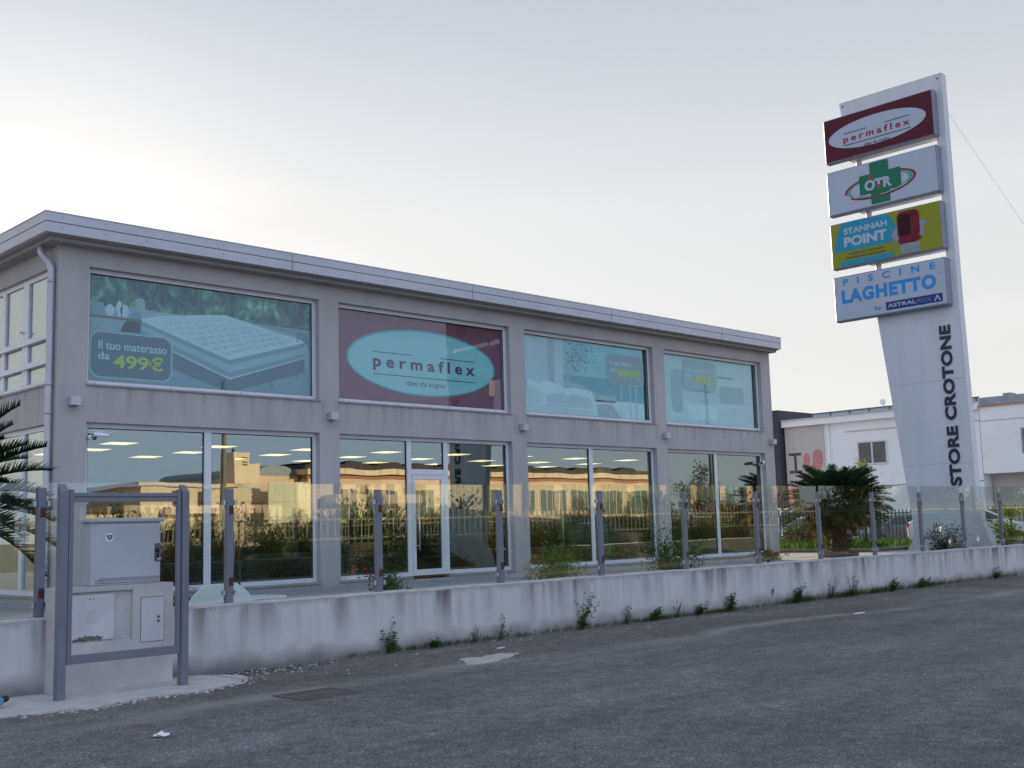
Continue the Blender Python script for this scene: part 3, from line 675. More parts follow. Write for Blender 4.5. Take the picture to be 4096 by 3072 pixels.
for z in (1.32, 1.95): b.tube([(hx, yy - .09, z), (hx - .06, yy, z)], .010, 'steel', 8)
b.build('handle', door)
# side windows
def side_win(y0, y1, z0, z1, mulls, rails, big):
    b = MB(); X = 7.74 + .07; wd = .085
    def bx(a0, a1, c0, c1, pr=0, m='frame_white'): b.box(X - pr, X + .07, a0, a1, c0, c1, m)
    bx(y0, y1, z1 - wd, z1); bx(y0, y1, z0, z0 + wd); bx(y0, y0 + wd, z0 + wd, z1 - wd); bx(y1 - wd, y1, z0 + wd, z1 - wd)
    for a0, a1 in mulls: bx(a0, a1, z0 + wd, z1 - wd, .006)
    for c0, c1 in rails: bx(y0 + .02, y1 - .02, c0, c1, .05)
    b.box(7.74 - .03, X, y0, y1, z0 - .035, z0, 'sill_grey')
    w_ = b.build('window', shop)
    b = MB(); b.box(X + .03, X + .042, y0 + .08, y1 - .08, z0 + .08, z1 - .08, 'side_glass'); b.build('pane', w_)
    return w_
for k in (1, 3, 5):
    q0 = YS[k]; q1 = YS[k + 1]; m_ = [(q0 + 1.08, q0 + 1.32), (q0 + 2.15, q0 + 2.30), (q0 + 3.1, q0 + 3.34)]
    sw = side_win(q0, q1, 4.27, 6.255, m_, [(5.06, 5.15), (4.63, 4.72)], True)
    if k == 1:
        b = MB(); b.box(7.72, 7.80, 20.30, 20.33, 5.30, 5.33, 'steel'); b.box(7.715, 7.73, 20.30, 20.44, 5.295, 5.32, 'steel'); b.build('handle', sw)
    side_win(q0, q1, .715, 3.58, [(q0 + 1.12, q0 + 1.26), (q0 + 2.9, q0 + 3.05)], [], False)

# ------------------------------------------------------------------ printed posters behind the upper panes
YP = YF + .205
def plane(ox):
    return lambda a, c, d: (ox + .02 + a * 1.003, YP - d, 4.234 + c)
def flat(b, pts, lay, m, T): b.mesh([T(a, c, lay * .002) for a, c in pts], [tuple(range(len(pts)))], m)
def poster(wn, ox, a0, a1, m):
    b = MB(); T = plane(ox); b.box(ox + a0 + .05, ox + .02 + a1, YP, YP + .012, 4.234 + .06, 6.29 - .05, m); return b, T
def price(b, T, rc, l1, r1, l2, r2, num, rn, tagm, lay=8, edge='p_teal'):
    a0, a1, c0, c1 = rc; flat(b, rrect(a0 - .035, a1 + .035, c0 - .035, c1 + .035, .19), lay, edge, T); flat(b, rrect(*rc, .165), lay + 1, tagm, T)
    dd = (lay + 2) * .002
    b.text(l1, T, *r1, dd, 'p_white', .008); b.text(l2, T, *r2, dd, 'p_white', .008); b.text(num, T, *rn, dd, 'p_lime', .024)
# bay 1 : mattress in a garden
b, T = poster(uppers[0], XF[1], .0, 4.68, 'p_haze')
flat(b, [(.06, 2.0), (.06, 1.44), (.99, 1.46), (1.33, 1.40), (1.86, 1.45), (2.7, 1.50), (3.29, 1.45), (4.18, 1.44), (4.64, 1.42), (4.64, 2.0)], 1, 'p_forest', T)
for x, wd in ((1.33, .022), (2.12, .03), (2.42, .05), (2.75, .03), (3.5, .03), (4.0, .02)): flat(b, [(x, 1.43), (x + wd, 1.43), (x + wd + .03, 2.0), (x + .03, 2.0)], 2, 'p_slate', T)
flat(b, [(.99, 1.46), (1.9, 1.44), (4.65, 1.28), (4.65, 1.0), (4.4, 1.1), (1.04, 1.29)], 2, 'p_white2', T)
flat(b, [(3.3, 1.45), (4.3, 1.42), (4.64, 1.38), (4.64, .98), (4.47, 1.14), (4.2, 1.32)], 3, 'p_mid', T)
flat(b, [(.06, .95), (1.65, .95), (2.9, .30), (4.65, .70), (4.65, .06), (.06, .06)], 2, 'p_mid', T)
flat(b, [(1.65, .74), (2.8, .32), (2.8, .07), (1.65, .42)], 3, 'p_slate', T); flat(b, [(2.8, .32), (4.48, .86), (4.48, .57), (3.9, .40), (2.8, .07)], 3, 'p_slate', T)
flat(b, [(1.04, 1.29), (1.05, .98), (2.8, .32), (2.8, .72)], 4, 'p_teal', T); flat(b, [(2.8, .72), (4.47, 1.20), (4.48, .86), (2.8, .32)], 4, 'p_teal', T)
mt = [(1.04, 1.29), (1.4, 1.38), (1.86, 1.44), (2.3, 1.50), (2.7, 1.54), (3.0, 1.49), (3.24, 1.44), (3.9, 1.30), (4.36, 1.24), (4.47, 1.19), (4.46, 1.15), (2.8, .69), (1.05, 1.24)]
flat(b, mt, 5, 'p_white', T)
flat(b, [(1.04, 1.24), (2.8, .69), (2.8, .60), (1.05, 1.17)], 6, 'p_mid', T); flat(b, [(2.8, .69), (4.47, 1.17), (4.475, 1.08), (2.8, .60)], 6, 'p_mid', T); flat(b, [(2.8, .45), (4.48, .96), (4.48, .885), (2.8, .36)], 6, 'p_mid', T)
flat(b, [(1.05, 1.07), (2.8, .45), (2.8, .37), (1.05, 1.0)], 6, 'p_mid', T)
flat(b, [(1.65, .75), (2.8, .34), (4.48, .875), (4.48, .86), (2.8, .315), (1.65, .73)], 7, 'p_white', T)
r = random.Random(17)
def quilt(u, v):                                   # u along the near edge, v towards the far edge
    A = Vector((1.04, 1.28)).lerp(Vector((2.8, .70)), u); B = Vector((2.7, 1.53)).lerp(Vector((4.45, 1.18)), u); return A.lerp(B, v)
for k in range(1, 8):
    for m_ in range(1, 10):
        p = quilt(k / 8 + r.uniform(-.012, .012), m_ / 10 + r.uniform(-.01, .01)); sz = .022 + .03 * k / 8
        flat(b, ell(p.x + .01, p.y - .012, sz * 2.1, sz * .55, 10, tilt=r.uniform(-.25, .1)), 6, 'p_quilt', T); flat(b, ell(p.x, p.y, sz * .8, sz * .25, 8), 7, 'p_white2', T)
for k in range(1, 8):
    for m_ in range(9):
        for q0, q1 in (((k / 8, m_ / 10 + .012), (k / 8 + r.uniform(-.01, .01), m_ / 10 + .088)),):
            P, Q = quilt(*q0), quilt(*q1); flat(b, [(P.x, P.y - .004), (Q.x, Q.y - .004), (Q.x, Q.y + .004), (P.x, P.y + .004)], 6, 'p_quilt', T)
for a0, c0, a1, c1 in ((4.30, 1.18, 4.33, 1.36), (4.33, 1.36, 4.50, 1.30), (4.33, 1.26, 4.52, 1.22), (4.50, 1.30, 4.56, 1.14), (3.72, .40, 3.72, .20), (4.30, .52, 4.30, .40)):
    dx_, dy_ = (.012, 0) if abs(a1 - a0) < abs(c1 - c0) else (0, .012); flat(b, [(a0 - dx_, c0 - dy_), (a1 - dx_, c1 - dy_), (a1 + dx_, c1 + dy_), (a0 + dx_, c0 + dy_)], 8, 'p_slate', T)
flat(b, [(2.0, .55), (2.25, .45), (2.25, .435), (2.0, .535)], 8, 'p_slate', T)
flat(b, [(.92, 1.42), (1.10, 1.42), (1.10, 1.60), (1.06, 1.66), (.96, 1.66), (.92, 1.60)], 3, 'p_white2', T)
flat(b, [(.06, 1.27), (1.04, 1.27), (1.04, 1.23), (.06, 1.23)], 4, 'p_wood', T); flat(b, [(.06, 1.5), (.34, 1.5), (.34, 1.28), (.06, 1.28)], 4, 'p_mid', T)
for cx, rw, rh in ((.45, .08, .11), (.62, .06, .15), (.72, .08, .12)): flat(b, ell(cx, 1.27 + rh, rw, rh, 20), 4, 'p_white', T)
flat(b, ell(.92, 1.33, .10, .065, 20), 4, 'p_sea', T); flat(b, [(.74, 1.22), (1.02, 1.22), (1.02, 1.02), (.64, 1.02)], 4, 'p_black', T)
for cx, cz, rw, rh in ((.42, 1.05, .13, .04), (.42, 1.12, .12, .04), (.43, 1.185, .09, .03)): flat(b, ell(cx, cz, rw, rh, 18), 4, 'p_white2', T)
price(b, T, (.12, 1.60, .20, .97), 'Il tuo materasso', (.25, 1.52, .68, .83), 'da', (.25, .45, .50, .63), '499€', (.52, 1.46, .36, .61), 'p_tag')
b.build('poster', uppers[0])
# bay 2 : maroon poster with the oval
b, T = poster(uppers[1], XF[3], .0, 4.76, 'p_maroon')
flat(b, ell(2.40, 1.015, 2.10, .725, 72), 1, 'p_oval_edge', T); flat(b, ell(2.405, 1.01, 2.05, .69, 72), 2, 'p_oval', T)
for a0, a1, z in ((1.0, 2.04, 1.16), (2.81, 3.87, 1.16), (.99, 3.87, .69)): flat(b, [(a0, z - .008), (a1, z - .008), (a1, z + .008), (a0, z + .008)], 3, 'p_black', T)
b.text('permaflex', T, .99, 3.87, .765, 1.10, .007, 'p_maroon_letter', .028, 1.55)
b.text('idee da sogno', T, 1.87, 2.97, .46, .615, .007, 'p_black', -.005)
b.build('poster', uppers[1])
# bay 3 : bedroom over the sea
b, T = poster(uppers[2], XF[5], .0, 4.585, 'p_sky')
flat(b, [(.07, .07), (.07, 1.98), (.95, 1.98), (.96, .80), (1.0, .07)], 1, 'q_haze', T)
flat(b, [(1.5, 1.10), (4.57, 1.12), (4.57, .55), (1.5, .55)], 1, 'p_sea', T)
flat(b, [(1.51, .97), (2.1, .89), (2.72, .70), (3.43, .64), (3.43, .50), (1.5, .50)], 2, 'q_mid', T)
flat(b, [(.95, 1.98), (1.2, 1.98), (1.17, .84), (.96, .86)], 2, 'q_mid', T); flat(b, [(1.2, 1.98), (1.49, 1.98), (1.51, .76), (1.17, .84)], 2, 'q_haze', T)
flat(b, [(1.59, .94), (1.68, .93), (1.78, 1.42), (1.72, 1.42), (1.66, 1.30), (1.63, 1.40)], 3, 'q_mid', T)
for a in ((1.72, 1.40, 1.62, 1.92), (1.76, 1.40, 2.02, 1.78), (1.76, 1.44, 1.86, 1.95), (1.70, 1.22, 2.3, 1.50), (1.65, 1.35, 1.55, 1.62)):
    flat(b, [(a[0], a[1]), (a[0] + .035, a[1]), (a[2] + .012, a[3]), (a[2], a[3])], 3, 'q_mid', T)
r = random.Random(2)
for k in range(150):
    ca, cb = r.gauss(1.95, .42), r.gauss(1.60, .22)
    if 1.5 < ca < 2.95 and 1.15 < cb < 1.95: flat(b, ell(ca, cb, r.uniform(.02, .05), r.uniform(.015, .03), 6), 4, 'p_leaf', T)
flat(b, [(1.0, .55), (4.57, .55), (4.57, .07), (1.0, .07)], 2, 'q_white', T)
flat(b, [(2.68, .44), (3.28, .45), (3.69, .07), (2.73, .07)], 3, 'q_mid', T)
flat(b, [(.14, .07), (.25, .95), (.45, .90), (.65, .81), (.9, .92), (1.17, .86), (1.35, .88), (1.5, .76), (1.9, .80), (2.24, .77), (2.52, .74), (2.58, .6), (2.66, .50), (2.73, .07)], 4, 'q_white', T)
flat(b, [(.85, .53), (1.2, .62), (1.47, .65), (1.6, .58), (1.8, .64), (2.09, .62), (2.2, .58), (2.4, .57), (2.51, .48), (2.52, .31), (.82, .28)], 5, 'q_haze', T); flat(b, [(.2, .75), (.5, .70), (.8, .55), (.75, .35), (.25, .3)], 5, 'q_soft', T)
flat(b, [(.14, .30), (2.7, .26), (2.73, .07), (.14, .07)], 6, 'q_soft', T)
for x in (3.62, 3.98, 4.22): flat(b, [(x, .10), (x + .05, .10), (x + .05, .98), (x, .98)], 5, 'q_haze', T)
for x in (3.0, 3.12, 3.2, 3.3, 3.4): flat(b, [(x, .48), (x + .02, .48), (x + .02, .70), (x, .70)], 5, 'q_white', T)
price(b, T, (3.14, 4.55, 1.01, 1.76), 'Il tuo letto', (3.25, 4.09, 1.49, 1.61), 'da', (3.25, 3.44, 1.31, 1.43), '999€', (3.51, 4.44, 1.17, 1.41), 'q_tag')
b.build('poster', uppers[2])
# bay 4 : armchair poster, paler for sky reflection put into its print colours
b, T = poster(uppers[3], XF[7], .0, 4.385, 'q_haze')
flat(b, [(.07, .07), (.07, .85), (2.0, .70), (4.3, .80), (4.3, .07)], 1, 'q_soft', T); flat(b, [(2.7, 1.95), (4.3, 1.95), (4.3, .85), (2.7, .95)], 1, 'q_soft', T)
flat(b, rrect(2.7, 3.9, .75, 1.25, .12), 2, 'q_mid', T); flat(b, rrect(.5, 1.0, .4, 1.6, .2), 2, 'q_mid', T)
flat(b, rrect(1.2, 2.6, .25, .65, .15), 2, 'q_white', T); flat(b, [(2.62, 1.52), (3.4, 1.52), (3.4, 1.47), (2.62, 1.47)], 3, 'q_tag', T)
price(b, T, (1.06, 2.52, 1.07, 1.85), 'La tua poltrona', (1.18, 2.42, 1.55, 1.68), 'da', (1.18, 1.38, 1.39, 1.51), '490€', (1.43, 2.40, 1.24, 1.48), 'q_mid')
b.build('poster', uppers[3])

# ------------------------------------------------------------------ fixtures on the facade
def wall_lamp(x, z, label):
    t = thing('wall_lamp', (x, YF, z), label, 'wall lamp', 'box lamps between the storeys')
    b = MB(); b.bbox(x - .085, x + .085, YF - .155, YF - .012, z - .075, z + .075, .006, 'pipe_grey'); b.build('lamp_body', t)
    b = MB(); b.box(x - .06, x + .06, YF - .012, YF - .001, z - .05, z + .05, 'sill_grey'); b.build('bracket', t)
    b = MB(); b.box(x - .06, x + .06, YF - .13, YF - .03, z + .075, z + .078, 'dark_pane'); b.box(x - .06, x + .06, YF - .13, YF - .03, z - .078, z - .075, 'dark_pane'); b.build('lens', t)
    return t
for x, lab in ((8.02, 'grey box lamp on the wall beside the corner downpipe'), (13.25, 'grey box lamp on the pier left of the maroon oval poster'), (18.62, 'grey box lamp on the pier between the maroon poster and the bedroom poster'),
               (23.92, 'grey box lamp on the pier left of the pale armchair poster'), (28.96, 'grey box lamp at the right end of the shop facade')): wall_lamp(x, 3.94, lab)
def sec_cam(x, z, dx, label):
    t = thing('security_camera', (x, YF, z), label, 'camera', 'cameras under the shop lintel')
    b = MB(); b.tube([(x, YF + FD - .002, z - .04), (x, YF + .02, z - .05)], .045, 'white_plastic', 12); b.tube([(x, YF + .03, z - .045), (x + dx * .05, YF - .04, z - .03)], .018, 'sill_grey', 8); b.build('mount', t)
    b = MB(); b.tube([(x + dx * .02, YF - .03, z + .01), (x + dx * .26, YF - .12, z - .015)], .042, 'white_plastic', 14)
    b.box(0, .30, -.05, .05, .038, .048, 'white_plastic', T=lambda p: (x + dx * (.0 + p[0] * .93), YF - .022 - p[0] * .36 + p[1], z + .012 - p[0] * .1 + p[2])); b.build('housing', t)
    b = MB(); b.tube([(x + dx * .258, YF - .119, z - .015), (x + dx * .266, YF - .122, z - .016)], .036, 'black_rubber', 14); b.build('lens', t)
sec_cam(8.36, 3.40, 1, 'white bullet camera in the top corner of the window nearest the downpipe')
sec_cam(28.50, 3.32, -1, 'white bullet camera at the far right end of the shop window')

# ------------------------------------------------------------------ shop interior
k = 0
def led(x, y, lab):
    t = thing('ceiling_light', (x, y, 3.70), lab, 'ceiling light', 'square light panels on the shop ceiling')
    b = MB(); b.box(x - .32, x + .32, y - .32, y + .32, 3.685, 3.699, 'interior_white'); b.build('frame', t)
    b = MB(); b.box(x - .30, x + .30, y - .30, y + .30, 3.680, 3.6845, 'led'); b.build('diffuser', t); return t
proto = None
for j, y in enumerate((23.5, 25.35, 27.1), 1):
    for i in range(8):
        x = 11.1 + 2.42 * i + (.25 if j == 2 else 0)
        lab = 'square warm white light panel glowing on the shop ceiling behind the ground floor windows'
        if j == 0 and i not in (0, 3, 5): continue
        if proto is None: proto = led(x, y, lab)
        else: place(copy_tree(proto), (x, y, 3.70))
t = thing('display_banner', (9.95, YF + .45, .58), 'maroon display panel with white lettering standing inside the first window', 'banner')
b = MB(); TB = lambda a, c, d: (9.60 + a, YF + .42 - d, .58 + c)
b.box(9.60, 10.48, YF + .42, YF + .47, .62, 1.66, 'maroon'); b.build('panel', t)
b = MB(); b.text('prova', TB, .22, .82, .83, 1.0, .004, 'interior_white', .0, 1.15); b.text('al', TB, .08, .17, 1.0, 1.08, .004, 'interior_white'); b.build('lettering', t)
b = MB(); b.box(9.62, 10.46, YF + .38, YF + .56, .58, .62, 'sill_grey'); b.build('base', t)
def rack(x, y, lab):
    t = thing('display_rack', (x, y, .58), lab, 'rack')
    b = MB()
    for sx in (0, .72):
        for sy in (0, .36): b.box(x + sx, x + sx + .03, y + sy, y + sy + .03, .58, 2.55, 'interior_white')
    b.build('uprights', t)
    for q in range(7): b = MB(); z = .72 + q * .29; b.box(x + .03, x + .72, y + .01, y + .38, z, z + .05, 'teal_board'); b.build('shelf', t)
rack(17.1, 20.3, 'white slatted display rack seen through the entrance door glass')
rack(22.0, 20.6, 'white slatted display rack standing behind the third shop window')
def leaner(x, y, lab, wd, h, m, ln):
    b = MB(); b.box(0, wd, 0, .14, 0, h, m, T=lambda p: (x + p[0] + p[2] * ln, y + p[1] + p[2] * .12, .58 + p[2])); tag(b.build('mattress_sample', loc=(x, y, .58), bevel=.02), lab, 'mattress')
leaner(13.75, 19.35, 'pale blue mattress sample leaning just left of the entrance', .32, .95, 'teal_board', -.08)
leaner(22.05, 19.3, 'tall pale blue mattress sample leaning inside the third window', .36, 1.25, 'teal_board', -.12)
def bed(x, y, lab, m):
    t = thing('bed', (x, y, .58), lab, 'bed')
    b = MB(); b.box(x, x + 1.6, y, y + 2.0, .66, .86, m); b.build('base', t, bevel=.02)
    b = MB(); b.box(x + .02, x + 1.58, y + .02, y + 1.98, .862, 1.10, 'interior_white'); b.build('mattress', t, bevel=.05)
    b = MB(); b.box(x, x + 1.6, y + 2.002, y + 2.10, .60, 1.65, m); b.build('headboard', t, bevel=.03)
    for q in (.1, .85):
        b = MB(); b.bbox(x + q, x + q + .65, y + 1.5, y + 1.93, 1.102, 1.22, .04, 'teal_board'); b.build('pillow', t)
    for qx in (.1, 1.42):
        for qy in (.1, 1.8): b = MB(); b.box(x + qx, x + qx + .08, y + qy, y + qy + .08, .581, .66, 'black_rubber'); b.build('leg', t)
bed(11.3, 20.4, 'double bed with grey base standing behind the first shop window', 'sill_grey')
bed(13.8, 20.9, 'double bed with maroon base standing left of the shop entrance', 'maroon')
bed(25.2, 21.2, 'double bed with grey base standing behind the last shop window', 'sill_grey')

# ------------------------------------------------------------------ pylon sign
def pylon(X, y_near, mirror_sign, label, full=True):
    """tall blade across the street direction; face looks towards -X. y offset dy from the reference pylon"""
    dy = y_near - 13.40
    t = near(thing('pylon_sign', (X, 15 + dy, ZB), label, 'pylon sign'))
    TH_ = .28
    T = lambda a, c, d: (X - d, a + dy, c)
    b = MB()
    zb = ZB
    le = lambda z: 15.45 + (z - 4.0) * .1135            # slanted far edge
    foot = [(12.95, zb), (13.0, .83), (13.12, 1.1), (13.24, 1.42), (13.34, 2.4)]
    footL = [(15.24, 1.9), (15.19, 1.3), (15.22, 1.0), (15.43, .69), (15.62, zb)]
    def piece(poly): b.prism(poly, lambda a, c, d: T(a, c, -TH_ + d), TH_, 'blade_white')
    piece(foot + [(13.40, 7.45), (le(7.45), 7.45)] + footL)
    gaps = [(7.45, 8.75), (9.02, 10.35), (10.62, 11.96), (12.22, 14.04)]
    piece([(13.40, 7.4501), (13.40, 14.04), (13.66, 14.04), (13.66, 7.4501)])
    piece([(13.6601, 7.4501), (13.6601, 8.71), (le(8.71), 8.71), (le(7.45), 7.4501)])
    piece([(13.6601, 8.99), (13.6601, 10.31), (le(10.31), 10.31), (le(8.99), 8.99)])
    piece([(13.6601, 10.60), (13.6601, 11.92), (le(11.92), 11.92), (le(10.60), 10.60)])
    piece([(13.6601, 12.21), (13.6601, 14.04), (le(14.04), 14.06), (le(12.21), 12.21)])
    b.build('blade', t)
    b = MB()
    for z0, z1, y in ((8.6, 9.1, 15.76), (10.2, 10.7, 15.95), (11.8, 12.3, 16.15)): b.tube([T(y, z0, -.14), T(y, z1, -.14)], .085, 'blade_white', 12)
    b.build('strut', t)
    b = MB()
    for z in (3.05, 5.35): b.prism([(13.42, z), (le(z), z), (le(z), z + .008), (13.42, z + .008)], lambda a, c, d: T(a, c, d), .0008, 'box_side')
    for y, z in ((13.52, 13.9), (16.48, 13.93)): b.prism(ell(y, z, .03, .03, 10), lambda a, c, d: T(a, c, d), .01, 'seam_dark')
    b.build('panel_joints', t)
    # lettering reads upwards: u = up the blade, v = away from the road
    b = MB(); TL = lambda u, v, d: T(13.70 + v, 2.43 + u, d)
    def TL(u, v, d): return T(14.03 - v, 2.44 + u, d) if False else T(13.70 + v, 2.44 + u, d)
    b.text('STORE CROTONE', lambda u, v, d: T(14.0 - .30 + (0.0) + v, 2.44 + u, d), 0, 4.43, 0, .32, .03, 'letter_navy', .035, 1.03)
    b.build('lettering', t)
    DB = .25
    for q, (z0, z1) in enumerate(((12.21, 13.56), (10.585, 11.94), (8.97, 10.335), (7.39, 8.73))):
        b = MB(); b.bbox(X - DB, X - .0005, 13.57 + dy, 17.04 + dy, z0, z1, .035, 'box_side')
        bx = b.build('sign_box', t)
        F = lambda a, c, d: (X - DB - .001 - d, a + dy, c)
        b = MB(); n_ = lambda pts, lay, m: b.mesh([F(a, c, lay * .003) for a, c in reversed(pts)], [tuple(range(len(pts)))], m)
        y0, y1 = 13.62, 17.0
        b.prism([(y0, z0 + .04), (y1, z0 + .04), (y1, z1 - .03), (y0, z1 - .03)], F, .003, ('sg_maroon', 'sg_white', 'sg_lime', 'sg_white')[q])
        txt = lambda s, ya, yb, ca, cb, lay, m, bold=.0, sp=1.0: b.text(s, lambda a, c, d: F(ya - a, c, d), 0, ya - yb, ca, cb, lay * .003, m, bold, sp)
        if q == 0:
            n_(ell(15.34, 12.885, 1.53, .44, 64), 2, 'sg_white')
            for a, c, z in ((16.38, 15.63, 12.985), (15.06, 14.30, 12.995), (16.36, 14.29, 12.625)): n_([(a, z - .012), (c, z - .012), (c, z + .012), (a, z + .012)][::-1], 3, 'letter_navy')
            txt('permaflex', 16.39, 14.30, 12.66, 12.92, 3, 'sg_red', .028, 1.5); txt('idee da sogno', 15.74, 14.94, 12.43, 12.55, 3, 'letter_navy', .008)
        elif q == 1:
            def ringp(r0, r1, a0, a1, m, lay):
                tl = R(-3); o_ = ell(15.34, 11.20, 1.12 * r0, .36 * r0, 30, a0, a1, tl); i_ = ell(15.34, 11.20, 1.12 * r1, .36 * r1 * .92, 30, a0, a1, tl)
                for k_ in range(29): n_([o_[k_], o_[k_ + 1], i_[k_ + 1], i_[k_]], lay, m)
            ringp(1.0, .93, 100, 330, 'sg_red', 2); ringp(.92, .80, 110, 320, 'sg_mid', 2); ringp(1.0, .92, -5, 75, 'sg_red', 2); ringp(.91, .84, -30, 75, 'sg_mid', 2)
            ringp(.98, .94, 76, 100, 'sg_grey', 2)
            n_(rrect(15.04, 15.63, 10.66, 11.90, .04), 3, 'sg_green'); n_(rrect(14.68, 15.97, 11.0, 11.58, .04), 4, 'sg_green')
            ringp(.99, .94, 215, 290, 'sg_red', 5); ringp(.93, .86, 215, 270, 'sg_white', 5)
            txt('OTR', 15.81, 14.96, 11.08, 11.40, 6, 'sg_white', .05); n_(rrect(15.60, 15.66, 11.42, 11.56, .02), 6, 'sg_orange'); n_(rrect(15.52, 15.60, 11.40, 11.45, .02), 6, 'sg_orange'); n_(rrect(15.32, 15.40, 11.08, 11.22, .03), 7, 'sg_orange'); n_(rrect(15.60, 15.68, 11.14, 11.2, .02), 7, 'sg_orange')
        elif q == 2:
            n_([(16.65, 10.30), (15.2, 10.30), (15.05, 10.1), (14.88, 9.80), (14.91, 9.45), (16.92, 9.45), (16.88, 9.70), (16.80, 9.95)][::-1], 2, 'sg_cyan')
            n_([(16.78, 9.16), (15.01, 9.16), (15.1, 9.01), (16.69, 9.01)][::-1], 2, 'sg_cyan')
            txt('STANNAH', 16.58, 15.21, 9.95, 10.13, 3, 'sg_white', .03); txt('POINT', 16.59, 15.23, 9.57, 9.87, 3, 'sg_white', .045)
            txt('SCOPRI QUI I VANTAGGI', 16.46, 15.36, 9.31, 9.38, 3, 'letter_navy'); txt('DI AVERE UN MONTASCALE.', 16.54, 15.28, 9.20, 9.27, 3, 'letter_navy')
            n_([(14.84, 9.33), (14.26, 9.31), (14.26, 9.02), (14.83, 9.02)][::-1], 3, 'sg_grey')
            for pts in ([(15.06, 9.72), (14.89, 9.88), (14.87, 9.42), (14.98, 9.42), (15.08, 9.56)], [(14.26, 9.94), (14.05, 9.88), (14.0, 9.78), (14.10, 9.74), (14.12, 9.45), (14.24, 9.45)]): n_(pts[::-1], 4, 'sg_grey')
            n_(rrect(14.23, 14.90, 9.46, 10.25, .17), 5, 'sg_seat'); n_(rrect(14.50, 14.86, 9.54, 10.17, .13), 6, 'sg_seatdark'); n_([(14.90, 9.45), (14.84, 9.52), (14.3, 9.52), (14.20, 9.44), (14.24, 9.36), (14.41, 9.32), (14.85, 9.33)][::-1], 6, 'sg_seat')
        else:
            txt('PISCINE', 16.71, 13.88, 8.44, 8.64, 2, 'sg_blue', .03, 2.6); txt('LAGHETTO', 16.78, 13.88, 7.90, 8.31, 2, 'sg_blue', .055, 1.14); txt('®', 13.82, 13.74, 8.28, 8.35, 2, 'sg_blue')
            txt('by', 15.75, 15.55, 7.53, 7.68, 2, 'sg_navy'); n_([(15.41, 7.50), (13.73, 7.50), (13.73, 7.74), (15.41, 7.74)][::-1], 2, 'sg_navy')
            txt('ASTRAL', 15.36, 14.50, 7.57, 7.68, 3, 'sg_white', .02); txt('POOL', 14.46, 14.06, 7.57, 7.68, 3, 'sg_grey', -.012)
            n_([(13.98, 7.54), (13.90, 7.70), (13.86, 7.70), (13.78, 7.54), (13.82, 7.54), (13.88, 7.65), (13.94, 7.54)], 3, 'sg_white')
        b.build('sign_face', bx)
    if full:
        b = MB(); b.tube([(X, 13.5, 13.6), (X - .2, 13.28, 12.9), (37.2, 8.6, .02)], .0045, 'pipe_grey', 5)
        b.build('guy_wire', t)
    return t
pylon(30.4, 13.40, False, 'tall white pylon with four sign boxes and upright navy lettering beside the shop')

# ------------------------------------------------------------------ meter plinth, cabinet, steel frame
pl = near(thing('meter_plinth', (5.8, 12.25, 0), 'pale concrete meter plinth with two hatches standing against the wall', 'plinth'))
b = MB(); q0, q1, y0, y1, h = 5.08, 6.44, 12.2, 12.46, 1.12
b.box(q0, q1, y0 + .035, y1, 0, h, 'plinth_conc')
b.box(5.95, q1, y0, y0 + .035, .52, h, 'plinth_conc'); b.box(q0, q1, y0, y0 + .035, 0, .52, 'plinth_conc'); b.box(q0, 5.95, y0, y0 + .035, 1.06, h, 'plinth_conc'); b.box(q0, 5.20, y0, y0 + .035, .52, 1.06, 'plinth_conc')
b.build('body', pl, bevel=.006)
b = MB(); b.box(5.22, 5.745, y0 + .018, y0 + .034, .545, 1.03, 'plinth_panel')
b.prism(ell(5.50, .80, .075, .075, 24), lambda a, c, d: (a, y0 + .0178 - d, c), .002, 'plinth_conc')
for x in (5.47, 5.51): b.prism(ell(x, .985, .007, .007, 8), lambda a, c, d: (a, y0 + .0178 - d, c), .002, 'black_rubber')
b.prism(blob([(5.28, .546), (5.60, .546), (5.62, .575), (5.45, .60), (5.34, .58)], .012, 9), lambda a, c, d: (a, y0 + .0176 - d, c), .001, 'dirt'); b.build('meter_panel', pl)
b = MB(); b.box(6.05, 6.32, y0 - .008, y0 - .001, .482, .965, 'plinth_panel')
for z in (.745, .70): b.prism(ell(6.255, z, .017, .015, 14), lambda a, c, d: (a, y0 - .0081 - d, c), .004, 'cabinet_dark')
b.build('hatch', pl)
for nm, x0, x1, z0, z1 in (('gap', 6.043, 6.327, .475, .972),): b = MB(); b.box(x0, x1, y0 - .0009, y0 - .0001, z0, z1, 'cabinet_dark'); b.build('hatch_gap', pl)
cb = near(thing('utility_cabinet', (5.87, 12.32, 1.12), 'grey fibreglass utility cabinet with round sticker standing on the concrete plinth', 'utility cabinet'))
b = MB(); b.bbox(5.465, 6.275, 12.195, 12.44, 1.121, 1.81, .012, 'cabinet_grey'); b.build('body', cb)
b = MB(); b.bbox(5.435, 6.305, 12.165, 12.46, 1.8105, 1.855, .01, 'cabinet_grey'); b.build('lid', cb)
b = MB(); a0, a1, c0, c1, e = 5.505, 6.262, 1.165, 1.795, .04
vs = [(a0, 12.194, c0), (a1, 12.194, c0), (a1, 12.194, c1), (a0, 12.194, c1), (a0 + e, 12.165, c0 + e), (a1 - .008, 12.165, c0 + e), (a1 - .008, 12.165, c1 - .02), (a0 + e, 12.165, c1 - .02)]
b.mesh(vs, [(4, 5, 6, 7), (0, 1, 5, 4), (1, 2, 6, 5), (2, 3, 7, 6), (3, 0, 4, 7)], 'cabinet_grey')
b.box(5.50, 6.265, 12.190, 12.1945, 1.145, 1.15, 'cabinet_dark'); dr = b.build('door', cb)
